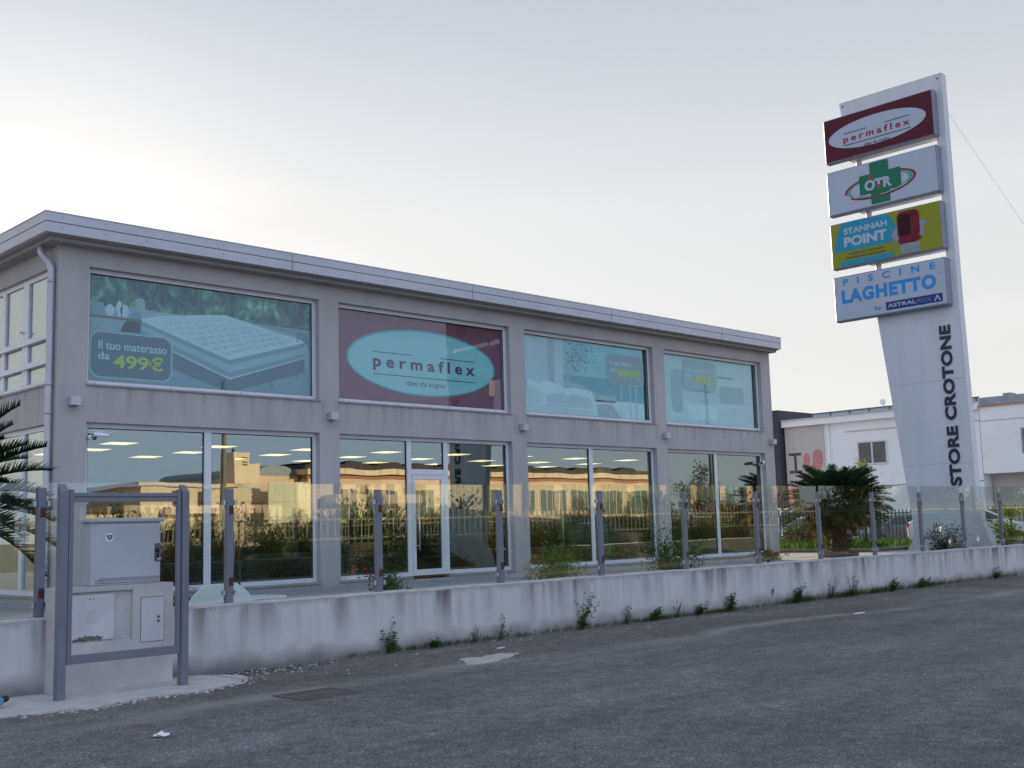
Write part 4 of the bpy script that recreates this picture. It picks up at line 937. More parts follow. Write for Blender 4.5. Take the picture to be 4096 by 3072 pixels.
b = MB(); b.box(6.185, 6.250, 12.163, 12.1648, 1.365, 1.565, 'cabinet_dark'); b.tube([(6.215, 12.163, 1.49), (6.215, 12.14, 1.49)], .022, 'black_rubber', 12); b.tube([(6.22, 12.145, 1.475), (6.21, 12.13, 1.40)], .012, 'black_rubber', 8); b.bbox(6.205, 6.245, 12.125, 12.15, 1.375, 1.41, .006, 'steel'); b.build('lock', dr)
b = MB(); E_ = lambda a, c, d: (a, 12.1648 - d, c)
b.prism(ell(5.655, 1.645, .047, .047, 28), E_, .0015, 'paper'); b.prism([(5.622, 1.672), (5.655, 1.668), (5.688, 1.672), (5.685, 1.64), (5.655, 1.612), (5.625, 1.64)][::-1], E_, .003, 'sg_navy'); b.prism(ell(5.655, 1.648, .017, .012, 12, tilt=.5), E_, .0045, 'sg_white'); b.build('sticker', dr)
fr = near(thing('steel_frame', (5.63, 11.75, 0), 'grey steel sign frame with two posts and no panel, standing before the meter plinth', 'steel frame'))
for x0, x1 in ((4.912, 4.998), (6.281, 6.362)):
    b = MB(); vs = [(x0, 11.70, 0), (x1, 11.70, 0), (x1, 11.80, 0), (x0, 11.80, 0), (x0, 11.70, 2.13), (x1, 11.70, 2.13), (x1, 11.80, 2.21), (x0, 11.80, 2.21)]
    b.mesh(vs, [(0, 3, 2, 1), (4, 5, 6, 7), (0, 1, 5, 4), (1, 2, 6, 5), (2, 3, 7, 6), (3, 0, 4, 7)], 'post_grey'); b.build('post', fr, bevel=.003)
b = MB(); f0, f1 = 5.012, 6.276
for x0, x1 in ((f0, f0 + .05), (f1 - .045, f1)): b.box(x0, x1, 11.725, 11.775, .36, 2.15, 'post_grey')
b.box(f0 + .0505, f1 - .0455, 11.725, 11.775, 2.075, 2.115, 'post_grey'); b.box(f0 + .0505, f1 - .0455, 11.738, 11.775, 2.02, 2.0745, 'post_grey'); b.box(f0 + .0505, f1 - .0455, 11.725, 11.775, .362, .45, 'post_grey')
b.build('inner_frame', fr, bevel=.003)
b = MB()
for z in (.45, 2.05):
    b.box(4.998, f0, 11.735, 11.765, z - .04, z + .04, 'post_grey'); b.box(f1, 6.281, 11.735, 11.765, z - .04, z + .04, 'post_grey')
b.build('bracket', fr)
# blue plastic bottle lying by the wall
bt = near(thing('plastic_bottle', (4.42, 11.75, .05), 'blue plastic bottle with black cap lying on the cement beside the wall', 'bottle'))
b = MB(); b.tube([(4.20, 11.62, .06), (4.22, 11.635, .062), (4.36, 11.72, .085), (4.39, 11.74, .09)], [.03, .042, .042, .02], 'bottle_blue', 12); b.build('body', bt)
b = MB(); b.tube([(4.388, 11.739, .09), (4.44, 11.772, .098)], .032, 'black_rubber', 12); b.build('cap', bt)

# ------------------------------------------------------------------ plants
def leaf(b, p, d, ln, wd, m, r):
    d = d.normalized(); a = Vector((r.uniform(-1, 1), r.uniform(-1, 1), r.uniform(-1, 1))); u = d.cross(a)
    if u.length < 1e-3: u = d.cross(Vector((0, 0, 1)))
    u.normalize(); p = Vector(p)
    b.poly([p, p + d * ln * .5 + u * wd * .5, p + d * ln, p + d * ln * .5 - u * wd * .5], m)
def bush_parts(t, x, y, z, rx, ry, h, n, ln, wd, m, seed, stems=7, open_=0.35, m2=None, base=.12):
    r = random.Random(seed); b = MB(); tips = []
    for i in range(stems):
        a = 2 * math.pi * (i + r.random()) / stems; e = r.uniform(.35, 1.0)
        p0 = Vector((x, y, z)); p2 = Vector((x + math.cos(a) * rx * e * .8, y + math.sin(a) * ry * e * .8, z + h * r.uniform(.55, .95) * (1.1 - .4 * e)))
        p1 = p0.lerp(p2, .5) + Vector((0, 0, h * .12)); b.tube([p0, p1, p2], [.012, .009, .004], 'bark', 5)
        tips += [p1.lerp(p2, q) for q in (.0, .35, .7, 1.0)]
    b.build('stem', t); b = MB(); cl = []
    for i in range(max(10, n // 22)):
        tp = r.choice(tips); cl.append(tp + Vector((r.gauss(0, rx * .22), r.gauss(0, ry * .22), r.gauss(0, h * .13))))
    for i in range(n):
        c = r.choice(cl); p = c + Vector((r.gauss(0, rx * .13), r.gauss(0, ry * .13), r.gauss(0, h * .085)))
        if p.z < z + h * base: continue
        d = (p - Vector((x, y, z + h * .3))).normalized() + Vector((r.uniform(-.8, .8), r.uniform(-.8, .8), r.uniform(-.5, .7)))
        leaf(b, p, d, ln * r.uniform(.6, 1.3), wd * r.uniform(.7, 1.2), m2 if m2 and r.random() < .3 else m, r)
    return b.build('foliage', t)
def bush(x, y, z, rx, ry, h, n, ln, wd, m, seed, lab, cat='shrub', name='shrub', group=None, **kw):
    t = thing(name, (x, y, z), lab, cat, group); bush_parts(t, x, y, z, rx, ry, h, n, ln, wd, m, seed, **kw); return t

def cycad(x, y, z, th, tr, nf, fl, lab, seed, dead=0, zt=None, pot=False, emin=-15, emax=85, fs=1.0, droop=(55, 85)):
    r = random.Random(seed); t = thing('cycad_palm', (x, y, z), lab, 'cycad', )
    if pot:
        b = MB(); b.bbox(x - tr * 1.35, x + tr * 1.35, y - tr * 1.35, y + tr * 1.35, z, z + .17, .02, 'pot_dark'); b.build('planter', t)
    b = MB(); pts, rs = [], []
    for i in range(9): q = i / 8; pts.append((x, y, z + th * q)); rs.append(tr * (1.05 - .22 * math.sin(q * 3.1)))
    b.tube(pts, rs, 'cycad_trunk', 16)
    for i in range(260):                                # old leaf bases
        a = r.uniform(0, 6.283); zz = z + th * r.uniform(.05, 1); d = Vector((math.cos(a), math.sin(a), .55)); p = Vector((x + math.cos(a) * tr * .9, y + math.sin(a) * tr * .9, zz)); leaf(b, p, d, .13, .06, 'cycad_trunk', r)
    b.build('trunk', t); b = MB(); top = Vector((x, y, z + th))
    def frond(az, el, ln, m, droop):
        n = 14; P = []; p = top + Vector((math.cos(az), math.sin(az), 0)) * tr * .3; e = el
        for i in range(n + 1):
            P.append(p.copy()); p = p + Vector((math.cos(az) * math.cos(e), math.sin(az) * math.cos(e), math.sin(e))) * (ln / n); e -= droop / n * (.5 + i / n)
        b.tube(P, [.014] * 3 + [.010] * (n - 4) + [.005] * 2, m, 4, False)
        side = Vector((-math.sin(az), math.cos(az), 0)); k = 52
        for i in range(k):
            q = .10 + .90 * i / k; f = q * n; j = min(int(f), n - 1); c = P[j].lerp(P[j + 1], f - j); tg = (P[j + 1] - P[j]).normalized(); upv = tg.cross(side)
            lw = .20 * fs * math.sin(math.pi * (.12 + .80 * q)) + .03
            for s_ in (-1, 1):
                d = (side * s_ * .8 + tg * .62 + upv * (.45 + r.uniform(-.12, .12)) + Vector((0, 0, r.uniform(-.1, .1)))).normalized()
                u = d.cross(upv).normalized() * .012 * fs
                b.poly([c - u, c + u, c + d * lw + u * .2, c + d * lw - u * .2], m)
    for i in range(nf):
        el = R(emin + (emax - emin) * ((i + .5) / nf) ** .9); az = i * 2.39996 + r.uniform(-.15, .15)
        frond(az, el, fl * r.uniform(.85, 1.1), 'leaf_dark', R(r.uniform(*droop)))
    b.build('fronds', t)
    if dead:
        b = MB()
        for i in range(dead): frond(i * 2.39996 + .5, R(r.uniform(-32, 2)), fl * r.uniform(.45, .7), 'frond_dead', R(40))
        b.build('dead_fronds', t)
    return t
CYC = cycad(4.38, 14.6, ZB, 1.82, .24, 76, 1.58, 'dark green cycad palm behind the glass fence at the corner of the shop', 31, emin=-12, emax=80, fs=1.5, droop=(30, 55)); near(CYC)
cycad(31.15, 17.95, .5, 1.34, .30, 140, 1.62, 'large dark cycad palm with brown lower fronds in a low planter behind the fence', 32, dead=34, pot=True, emin=2, emax=80, fs=1.5, droop=(42, 66))
def fl_heads(b, x, y, z, rx, ry, h, n, s_, m, seed):
    r = random.Random(seed)
    for i in range(n):
        c = Vector((x + r.gauss(0, rx * .5), y + r.gauss(0, ry * .5), z + h * r.uniform(.6, 1.05)))
        for k_ in range(6): leaf(b, c, Vector((math.cos(k_ * 1.05), math.sin(k_ * 1.05), .5)), s_, s_ * .8, m, r)
# flower box behind the wall, with orange blossoms
t = near(bush(6.98, 13.3, ZB + .2, .36, .22, .60, 900, .06, .035, 'leaf_green', 41, 'low leafy plant with orange flowers in a white box behind the wall', 'flowering plant', 'flowering_plant'))
b = MB(); fl_heads(b, 6.98, 13.3, .52, .38, .2, .44, 46, .032, 'petal_orange', 2); b.build('blossoms', t)
b = MB(); b.box(6.62, 7.34, 13.12, 13.5, ZB, .56, 'white_plastic'); b.build('flower_box', t, bevel=.01)
t = bush(26.3, 17.3, .5, .55, .4, .32, 900, .07, .04, 'leaf_green', 42, 'low bed plant with yellow orange flowers on the forecourt near the end of the shop', 'flowering plant', 'flowering_plant')
b = MB(); fl_heads(b, 26.3, 17.3, .52, .6, .4, .28, 40, .045, 'petal_orange', 3); b.build('blossoms', t)
t = near(bush(10.35, 13.25, ZB, .36, .3, .92, 2600, .045, .028, 'leaf_green', 43, 'dark leafy geranium bush with a few red flowers in front of the entrance', 'flowering plant', 'flowering_plant'))
b = MB(); fl_heads(b, 10.02, 13.3, .75, .18, .15, .36, 12, .035, 'petal_red', 4); b.build('blossoms', t)
near(bush(13.95, 13.3, ZB, .52, .42, 1.14, 3600, .045, .024, 'leaf_lime', 44, 'light yellow green shrub with open branches behind the wall', stems=10, base=.38))
near(bush(17.15, 13.35, ZB, .56, .42, 1.32, 4200, .048, .024, 'leaf_green', 45, 'spreading mid green shrub growing around a fence post', stems=12))
near(bush(28.75, 13.5, ZB, .75, .42, 1.1, 2600, .065, .028, 'leaf_dark', 46, 'dark bushy potted shrub at the foot of the pylon', stems=12))
tr = near(thing('trough_planter', (8.1, 13.45, .5), 'long white plastic trough planter behind the wall', 'planter'))
b = MB(); vs = [(7.70, 13.3, ZB), (8.52, 13.3, ZB), (8.52, 13.62, ZB), (7.70, 13.62, ZB), (7.62, 13.24, .80), (8.60, 13.24, .80), (8.60, 13.68, .80), (7.62, 13.68, .80)]
b.mesh(vs, [(0, 3, 2, 1), (0, 1, 5, 4), (1, 2, 6, 5), (2, 3, 7, 6), (3, 0, 4, 7)], 'white_plastic'); b.box(7.60, 8.62, 13.22, 13.25, .79, .82, 'white_plastic'); b.box(7.60, 8.62, 13.67, 13.70, .79, .82, 'white_plastic'); b.box(7.60, 7.63, 13.251, 13.669, .79, .82, 'white_plastic'); b.box(8.59, 8.62, 13.251, 13.669, .79, .82, 'white_plastic'); b.build('trough', tr)
b = MB(); b.poly([(7.64, 13.27, .77), (8.58, 13.27, .77), (8.58, 13.65, .77), (7.64, 13.65, .77)], 'dirt'); b.build('soil_fill', tr)
sp_ = near(thing('sapling', (8.02, 13.45, .77), 'thin young sapling tied to a stake in the white trough', 'sapling'))
b = MB(); b.tube([(8.02, 13.45, .77), (8.05, 13.45, 1.1), (8.04, 13.46, 1.4), (8.12, 13.45, 1.75), (8.14, 13.45, 2.05)], [.016, .015, .013, .009, .005], 'bark', 6); b.build('trunk', sp_)
b = MB(); b.tube([(7.93, 13.46, .77), (8.0, 13.46, 1.95)], .008, 'stake', 5); b.build('stake', sp_)
b = MB(); r = random.Random(7)
for i in range(240): leaf(b, (8.13 + r.gauss(0, .14), 13.45 + r.gauss(0, .12), 1.82 + r.gauss(0, .18)), Vector((r.uniform(-1, 1), r.uniform(-1, 1), r.uniform(-.2, 1))), .06, .018, 'leaf_olive', r)
b.build('foliage', sp_)
ab = near(thing('arched_board', (7.62, 13.22, .5), 'white board with an arched top leaning behind the wall beside a fence post', 'board'))
b = MB(); b.prism([(7.15, ZB), (8.10, ZB), (8.10, .80), (8.03, .90), (7.93, .985), (7.84, 1.02), (7.46, 1.02), (7.36, .985), (7.26, .90), (7.17, .80)], lambda a, c, d: (a, 13.22 - d + (c - .5) * .05, c), .03, 'white_plastic'); b.build('panel', ab, bevel=.008)

# weeds growing at the foot of the wall
def weed(x, h, n, kind, seed, lab):
    r = random.Random(seed); y = fy(x) - .135; t = near(thing('weed', (x, y, 0), lab, 'weed', 'weeds along the foot of the wall')); b = MB()
    for i in range(n):
        a = r.uniform(0, 6.283); e = r.uniform(.08, .62) * (1.5 if kind == 'low' else 1); hh = h * r.uniform(.45, 1.0)
        p0 = Vector((x + r.gauss(0, .03), y + r.uniform(-.03, .02), 0)); p2 = p0 + Vector((math.cos(a) * hh * e, -abs(math.sin(a)) * hh * e, hh))
        b.tube([p0, p0.lerp(p2, .5) + Vector((0, 0, hh * .06)), p2], [.004, .003, .0015], 'leaf_olive' if kind == 'dry' else 'leaf_green', 4, False)
        for k_ in range(5 if kind == 'dry' else 15):
            q = r.uniform(.08, 1); c = p0.lerp(p2, q); leaf(b, c, Vector((math.cos(k_ * 2.4 + a), math.sin(k_ * 2.4 + a) - .3, r.uniform(0, .8))), (.05 if kind == 'dry' else .085) * (1.15 - .6 * q), .018, 'leaf_olive' if kind == 'dry' else 'leaf_green', r)
    b.build('foliage', t)
for i, (x, h, n, kd, lab) in enumerate(((9.75, .48, 9, 'tall', 'slender leafy weed at the wall foot, nearest weed to the steel frame'), (10.55, .16, 7, 'low', 'short weed tuft at the wall foot just right of the slender nearest weed'),
    (11.3, .30, 8, 'dry', 'small weed with thin dry stalks above the cement spill'), (11.85, .42, 8, 'dry', 'weed with long thin seed stalks between the cement spill and the tallest bushy weed'), (13.65, .62, 13, 'tall', 'tall dark bushy weed at the wall foot, the tallest of the row'),
    (14.75, .36, 9, 'dry', 'dry upright weed right of the tallest bushy weed'), (15.5, .24, 12, 'low', 'low broad weed clump right of the tallest bushy weed'), (16.1, .40, 8, 'dry', 'thin dry weed in front of the wall below the spreading green shrub'),
    (16.75, .26, 10, 'low', 'small leafy weed clump below the spreading green shrub'), (17.7, .36, 14, 'tall', 'leafy weed cluster on the wall foot past the spreading green shrub'), (20.0, .42, 16, 'tall', 'dark leafy weed just right of the weep hole'),
    (21.3, .55, 14, 'dry', 'tall dry grass weed beyond the weep hole'), (22.2, .50, 14, 'dry', 'dry grass weed on the far part of the wall foot below the cycad'), (24.0, .32, 14, 'low', 'green weed clump on the far part of the wall foot'), (25.4, .30, 12, 'low', 'small weed clump under the pylon end of the wall'), (29.6, .32, 12, 'low', 'farthest weed tuft at the wall foot past the pylon'))):
    weed(x, h, n, kd, 300 + i, lab)
b = MB(); r = random.Random(77)
for i in range(3600):
    x = r.uniform(9, 31); x = x if r.random() < .5 else r.choice((10.5, 15.5, 17.5, 20.2, 22, 23.5, 25.6)) + r.gauss(0, .4); y = fy(x) - .11 - abs(r.gauss(0, .035)); leaf(b, (x, y, 0), Vector((r.uniform(-.5, .5), r.uniform(-.6, .1), 1)), r.uniform(.03, .12) * (1.6 if x > 19 else 1), .008, 'leaf_olive' if r.random() < .5 else 'leaf_green', r)
tag(near(b.build('grass')), 'short grass and moss sprouting at the foot of the wall', 'grass', kind='stuff')

# ------------------------------------------------------------------ yard beyond the forecourt: lawn bed, fence, cars, warehouse
b = MB(); b.box(48, 140, fy(48) + .15, 90, -.03, .32, 'forecourt'); tag(b.build('car_park'), kind='structure')
b = MB(); b.box(35.5, 44.0, 19.4, 31.0, .5, .60, 'dirt'); tag(b.build('planting_bed'), kind='structure')
b = MB(); r = random.Random(12)
for i in range(9000): leaf(b, (r.uniform(35.6, 43.9), r.uniform(19.5, 30.9), .59), Vector((r.uniform(-.4, .4), r.uniform(-.4, .4), 1)), r.uniform(.12, .32), .035, 'leaf_green' if r.random() < .8 else 'leaf_lime', r)
tag(b.build('ground_cover'), 'green grass and ground cover filling the bed behind the cycad', 'ground cover', kind='stuff')
def tree(x, y, z, h, rx, n, m, seed, lab, ln=.12, wd=.05, group=None, th=.35, tr_=.06, cat='tree'):
    r = random.Random(seed); t = thing('tree', (x, y, z), lab, cat, group); b = MB(); top = Vector((x + r.uniform(-.1, .1), y, z + h * .8)); b.tube([(x, y, z), (x + .03, y, z + h * .4), top], [tr_, tr_ * .7, tr_ * .2], 'bark', 7)
    cl = []
    for i in range(16):
        q = r.uniform(th, .98); a = r.uniform(0, 6.283); rr = rx * math.sin(math.pi * min(1, (q - th * .6) / (1.05 - th * .6))) * r.uniform(.4, 1.0); p = Vector((x, y, z + h * q)) + Vector((math.cos(a) * rr, math.sin(a) * rr, 0)); s0 = Vector((x + .02, y, z + h * max(.2, q - .25)))
        b.tube([s0, s0.lerp(p, .6) + Vector((0, 0, .05 * h)), p], [tr_ * .35, tr_ * .2, .006], 'bark', 5, False); cl += [p, s0.lerp(p, .7)]
    b.build('trunk', t); b = MB()
    for i in range(n):
        c = r.choice(cl); p = c + Vector((r.gauss(0, rx * .2), r.gauss(0, rx * .2), r.gauss(0, h * .055))); leaf(b, p, Vector((r.uniform(-1, 1), r.uniform(-1, 1), r.uniform(-.4, .9))), ln * r.uniform(.6, 1.3), wd, m, r)
    b.build('crown', t); return t
tree(37.6, 20.6, .6, 2.9, .55, 1100, 'leaf_lime', 51, 'slim young tree with sparse sunlit leaves left of the pylon', .13, .05)
tree(36.6, 21.6, .6, 1.9, .75, 1100, 'leaf_green', 52, 'rounded green sapling behind the cycad and left of the pylon', .13, .06)
tree(40.5, 26.8, .6, 1.25, .7, 900, 'leaf_olive', 53, 'small olive green bush tree right of the shop end', .12, .05, th=.2)
tree(36.5, 15.0, .5, 1.35, .55, 900, 'leaf_lime', 54, 'small bright yellow green tree right of the pylon', .12, .06, th=.15)
cycad(34.4, 15.7, .5, .45, .14, 34, 1.0, 'small dark cycad growing behind the foot of the pylon', 55, emin=-10, emax=75)
bush(39.5, 24.5, .6, .8, .8, .9, 1200, .12, .05, 'leaf_olive', 56, 'dry olive shrub in the bed left of the cycad', stems=8)
bush(38.3, 22.4, .6, .9, .8, 1.3, 1500, .12, .05, 'leaf_rust', 57, 'rust brown shrub in the bed behind the cycad', stems=9)

b = MB(); r = random.Random(14)
for i in range(9000):
    x = r.uniform(3, 34); q = r.uniform(.28, 1.5); y = KS * (fy(x / KS) + .185) + q; z = .905 - max(0, q - .35) * .45
    leaf(b, (x, y, max(z, .50) - .01), Vector((r.uniform(-.6, .6), r.uniform(-.4, .8), 1)), r.uniform(.05, .09) if q < .6 else r.uniform(.07, .17), .02, r.choice(('leaf_rust', 'leaf_olive', 'leaf_olive', 'leaf_green')), r)
tag(b.build('bank_grass'), 'dry grass and creepers on the earth bank behind the low wall', 'ground cover', kind='stuff')
rf = thing('railing_fence', (45, 22, .3), 'dark iron railing fence with spear tops in front of the parked cars', 'fence')
b = MB(); y = 11.5
while y < 42: b.box(44.98, 45.02, y, y + .03, .3, 1.90, 'iron_dark'); b.poly([(45, y - .012, 1.90), (45, y + .042, 1.90), (45, y + .015, 2.02)], 'iron_dark'); y += .17
b.build('bars', rf)
for z in (.55, 1.80): b = MB(); b.box(44.96, 45.04, 11.5, 42, z, z + .05, 'iron_dark'); b.build('rail', rf)
for q in range(13): b = MB(); b.box(44.93, 45.07, 11.5 + q * 2.5, 11.62 + q * 2.5, .3, 1.95, 'iron_dark'); b.build('post', rf)

def car_proto(m, lab, van=False, group=None):
    """length along +X, nose at +X; body lofted with tumblehome"""
    t = thing('car', (0, 0, 0), lab, 'car', group); b = MB()
    top = 1.46 if not van else 1.95
    prof = [(-2.05, .42), (-2.08, .75), (-1.98, .98), (1.02, .98), (1.75, .82), (2.05, .66), (2.08, .40), (1.9, .26), (-1.9, .26)]
    if van: prof = [(-2.2, .45), (-2.22, 1.0), (1.45, 1.02), (2.0, .9), (2.15, .6), (2.12, .36), (1.9, .28), (-2.0, .28)]
    hw = .84; n = len(prof); vs = []
    for yy, k_ in ((-hw, 0), (-hw + .06, .03), (hw - .06, .03), (hw, 0)):
        for x, z in prof: s_ = .955 if abs(yy) == hw else 1.0; vs.append((x * s_, yy, .62 + (z - .62) * (.90 if abs(yy) == hw else 1.0)))
    fs = [tuple(range(n)), tuple(range(4 * n - 1, 3 * n - 1, -1))]
    for a in range(3):
        for i in range(n): j = (i + 1) % n; fs.append((a * n + j, a * n + i, (a + 1) * n + i, (a + 1) * n + j))
    b.mesh(vs, fs, m, False)
    cab = [(-1.92, .97), (-1.55, top - .05), (-1.2, top), (.05, top), (.30, top - .04), (1.12, .97)] if not van else [(-2.18, 1.0), (-2.15, top - .05), (-1.9, top), (.55, top), (.75, top - .04), (1.5, 1.01)]
    n = len(cab); vs = []
    for sg in (-1, 1):
        for x, z in cab: vs.append((x, sg * (.80 - .20 * (z - .97) / (top - .97)), z))
    b.mesh(vs, [tuple(range(n)), tuple(range(2 * n - 1, n - 1, -1))] + [(i + 1, i, n + i, n + i + 1) for i in range(n - 1)], m)
    body = b.build('body', t, bevel=.03)
    b = MB(); tz = lambda z: .80 - .20 * (z - .97) / (top - .97)
    z0, z1 = 1.0, top - .10
    for sg in (-1, 1):
        for x0, x1, x2, x3 in (((-1.72, -.35, -.35, -1.42), (-.27, 1.0, .22, -.27)) if not van else ((.0, 1.38, .72, .0),)):
            b.poly([(x0, sg * (tz(z0) + .012), z0), (x1, sg * (tz(z0) + .012), z0), (x2, sg * (tz(z1) + .012), z1), (x3, sg * (tz(z1) + .012), z1)], 'car_glass')
    f = cab[-2]; e = cab[-1]; g = lambda q, o: (f[0] + (e[0] - f[0]) * q + o, f[1] + (e[1] - f[1]) * q + o)
    (xa, za), (xb, zb) = g(.08, .012), g(.93, .012); b.poly([(xa, -.58, za), (xa, .58, za), (xb, .70, zb), (xb, -.70, zb)], 'car_glass')
    f = cab[1]; e = cab[0]; (xa, za), (xb, zb) = (f[0] + (e[0] - f[0]) * .05 - .014, f[1] + (e[1] - f[1]) * .05), (f[0] + (e[0] - f[0]) * (.8 if not van else .5) - .014, f[1] + (e[1] - f[1]) * (.8 if not van else .5))
    b.poly([(xa, -.56, za), (xb, -.68, zb), (xb, .68, zb), (xa, .56, za)], 'car_glass'); b.build('windows', t)
    for wx in (-1.28, 1.30):
        for sg in (-1, 1):
            b = MB(); b.tube([(wx, sg * .66, .31), (wx, sg * .86, .31)], .31, 'tyre', 20); wh = b.build('wheel', t)
            b = MB(); b.tube([(wx, sg * .858, .31), (wx, sg * .868, .31)], .19, 'rim', 14); b.build('rim', wh)
    for sg in (-1, 1):
        b = MB(); b.bbox(1.86, 2.04, sg * .48, sg * .74, .64, .76, .02, 'lamp_clear'); b.build('headlight', t)
        b = MB(); b.bbox(-2.085, -1.98, min(sg * .62, sg * .78), max(sg * .62, sg * .78), .72, .92, .02, 'lamp_red'); b.build('tail_light', t)
    for sg in (-1, 1): b = MB(); b.bbox(.78, .92, min(sg * .84, sg * .98), max(sg * .84, sg * .98), .98, 1.10, .03, m); b.build('mirror', t)
    b = MB(); b.box(2.055, 2.10, -.26, .26, .45, .55, 'lamp_clear'); b.box(2.02, 2.095, -.6, .6, .30, .40, 'black_rubber'); b.build('bumper', t)
    return t
cg = 'cars parked behind the railing fence'
wcar = car_proto('car_white', 'white hatchback parked behind the pylon foot, nose towards the road', group=cg); place(wcar, (38.6, 17.2, .5), R(-62))
gcar = car_proto('car_grey', 'grey hatchback parked left of the pylon behind the railing', group=cg); place(gcar, (48.4, 25.3, .32), R(160))
vcar = car_proto('car_white', 'white van parked left of the cycad behind the railing', True, group=cg); place(vcar, (49.5, 31.8, .32), R(182))
place(copy_tree(wcar), (48.6, 29.6, .32), R(172), 1, 'white hatchback parked behind the cycad trunk beyond the railing')
place(copy_tree(wcar), (48.8, 34.6, .32), R(8), 1, 'white hatchback parked nearest the shop end beyond the railing')
rcar = car_proto('car_red', 'red hatchback parked between the cycad and the pylon beyond the railing', group=cg); place(rcar, (48.2, 27.5, .32), R(2))
dcar = car_proto('car_dark', 'dark hatchback standing on the road, mirrored in the shop windows'); place(dcar, (43, .2, ROADZ), R(0))

wh = thing('warehouse', (55, 30, .3), 'long white warehouse with roof railing and a cream mural panel behind the car park', 'warehouse')
b = MB(); X = 55
b.box(X, X + 5, 23.72, 34.62, .3, 6.75, 'warehouse_white'); b.box(X - .28, X + 5, 23.70, 34.66, 6.75, 7.10, 'warehouse_white'); b.box(X - .36, X + 5, 23.70, 34.66, 7.10, 7.15, 'warehouse_beige')
b.box(X - .02, X, 23.72, 30.9, 6.20, 6.26, 'warehouse_beige'); b.box(X - .02, X, 23.72, 32, 3.28, 3.31, 'seam_dark'); b.build('wall', wh)
b = MB(); b.box(X - .06, X - .001, 32.2, 34.60, .3, 6.74, 'warehouse_beige'); mp_ = b.build('mural_panel', wh)
b = MB(); TM = lambda a, c, d: (X - .061 - d, a, c)
b.prism(rrect(33.62, 34.42, 5.16, 5.32, .07), TM, .003, 'heart_grey'); b.prism(rrect(33.62, 34.42, 4.20, 4.36, .07), TM, .003, 'heart_grey'); b.prism([(33.93, 4.30), (34.10, 4.30), (34.10, 5.22), (33.93, 5.22)], TM, .0028, 'heart_grey')
b.prism(ell(33.30, 4.92, .215, .36, 28), TM, .003, 'heart_pink')
ou = []; 
cen = [(32.62, 5.10), (32.62, 4.85), (32.70, 4.60), (32.86, 4.42), (33.0, 4.34)]; wd_ = [.30, .31, .30, .24, .16]
lf, rg = [], []
for i, (a, c) in enumerate(cen):
    p = Vector(cen[max(i - 1, 0)]); q = Vector(cen[min(i + 1, 4)]); d = (q - p).normalized(); nn = Vector((-d.y, d.x)); lf.append((a + nn.x * wd_[i], c + nn.y * wd_[i])); rg.append((a - nn.x * wd_[i], c - nn.y * wd_[i]))
hp = lf + [(33.12, 4.27)] + rg[::-1] + [(32.80, 5.38), (32.62, 5.42), (32.44, 5.38)]
b.prism(ell(32.62, 5.10, .30, .34, 24, 0, 180) + [lf[1] if lf[1][0] < 32.6 else rg[1]] + ([lf[2], lf[3], lf[4]] if lf[1][0] < 32.6 else [rg[2], rg[3], rg[4]]) + [(33.16, 4.28), (33.14, 4.46)] + ([rg[4], rg[3], rg[2], rg[1]] if lf[1][0] < 32.6 else [lf[4], lf[3], lf[2], lf[1]]), TM, .004, 'heart_pink'); b.build('emblem', mp_)
b = MB()
for a0, a1, c0, c1 in ((28.60, 30.28, 5.58, 5.66), (28.60, 30.28, 4.42, 4.50), (28.60, 28.68, 4.50, 5.58), (30.20, 30.28, 4.50, 5.58), (29.40, 29.49, 4.50, 5.58)): b.box(X - .05, X - .001, a0, a1, c0, c1, 'frame_white')
wn = b.build('window', wh); b = MB(); b.box(X - .025, X - .002, 28.681, 29.399, 4.501, 5.579, 'dark_pane'); b.box(X - .025, X - .002, 29.491, 30.199, 4.501, 5.579, 'dark_pane'); b.build('pane', wn)
b = MB(); y = 24.0
b.box(X + .6, X + .64, 23.9, 33.15, 7.15, 7.40, 'sg_white')
b.box(X + .55, X + .66, 23.9, 33.15, 7.40, 7.45, 'heart_grey')
while y < 33.2: b.box(X + .55, X + .598, y, y + .05, 7.15, 7.40, 'heart_grey'); y += 1.15
b.build('roof_railing', wh)
b = MB(); b.tube([(X - .12, 31.9, 6.72), (X - .12, 31.9, .4)], .06, 'warehouse_white', 8); b.tube([(X + .5, 28.9, 7.4), (X + .5, 28.9, 7.62)], .03, 'steel', 6); b.prism(ell(28.9, 7.66, .16, .16, 16), lambda a, c, d: (X + .45 - d, a, c), .03, 'white_plastic')
b.bbox(X - .5, X - .3, 27.0, 27.6, 6.72, 6.90, .02, 'sill_grey'); b.build('fittings', wh)
b = MB(); b.bbox(X - .5, X + 6, 34.70, 35.38, .3, 7.73, .01, 'warehouse_dark')
b.box(X - .505, X - .5, 34.70, 35.38, 5.2, 5.22, 'black_rubber'); b.box(X - .505, X - .5, 34.70, 35.38, 4.85, 4.87, 'black_rubber'); tag(b.build('dark_totem', loc=(X, 35, .3)), 'dark grey cladding pillar standing between the shop and the warehouse', 'pillar')
w2 = thing('annex_building', (55, 20, .3), 'white annex with overhanging upper floor at the right edge behind the pylon', 'building')
b = MB(); b.box(X, X + 5, 6, 23.69, 3.62, 6.86, 'warehouse_white'); b.box(X + .9, X + 5, 6, 23.69, .3, 3.62, 'warehouse_beige'); b.box(X - .02, X, 6, 23.69, 6.16, 6.18, 'sill_grey'); b.build('wall', w2)
b = MB(); b.box(X - .1, X + 5, 5.95, 23.69, 6.86, 6.93, 'brick_band'); b.box(X + .1, X + 5, 5.98, 23.69, 6.93, 7.32, 'roof_grey'); b.bbox(X + .5, X + 1.2, 22.3, 22.7, 7.32, 7.48, .02, 'sill_grey'); b.build('roof', w2)
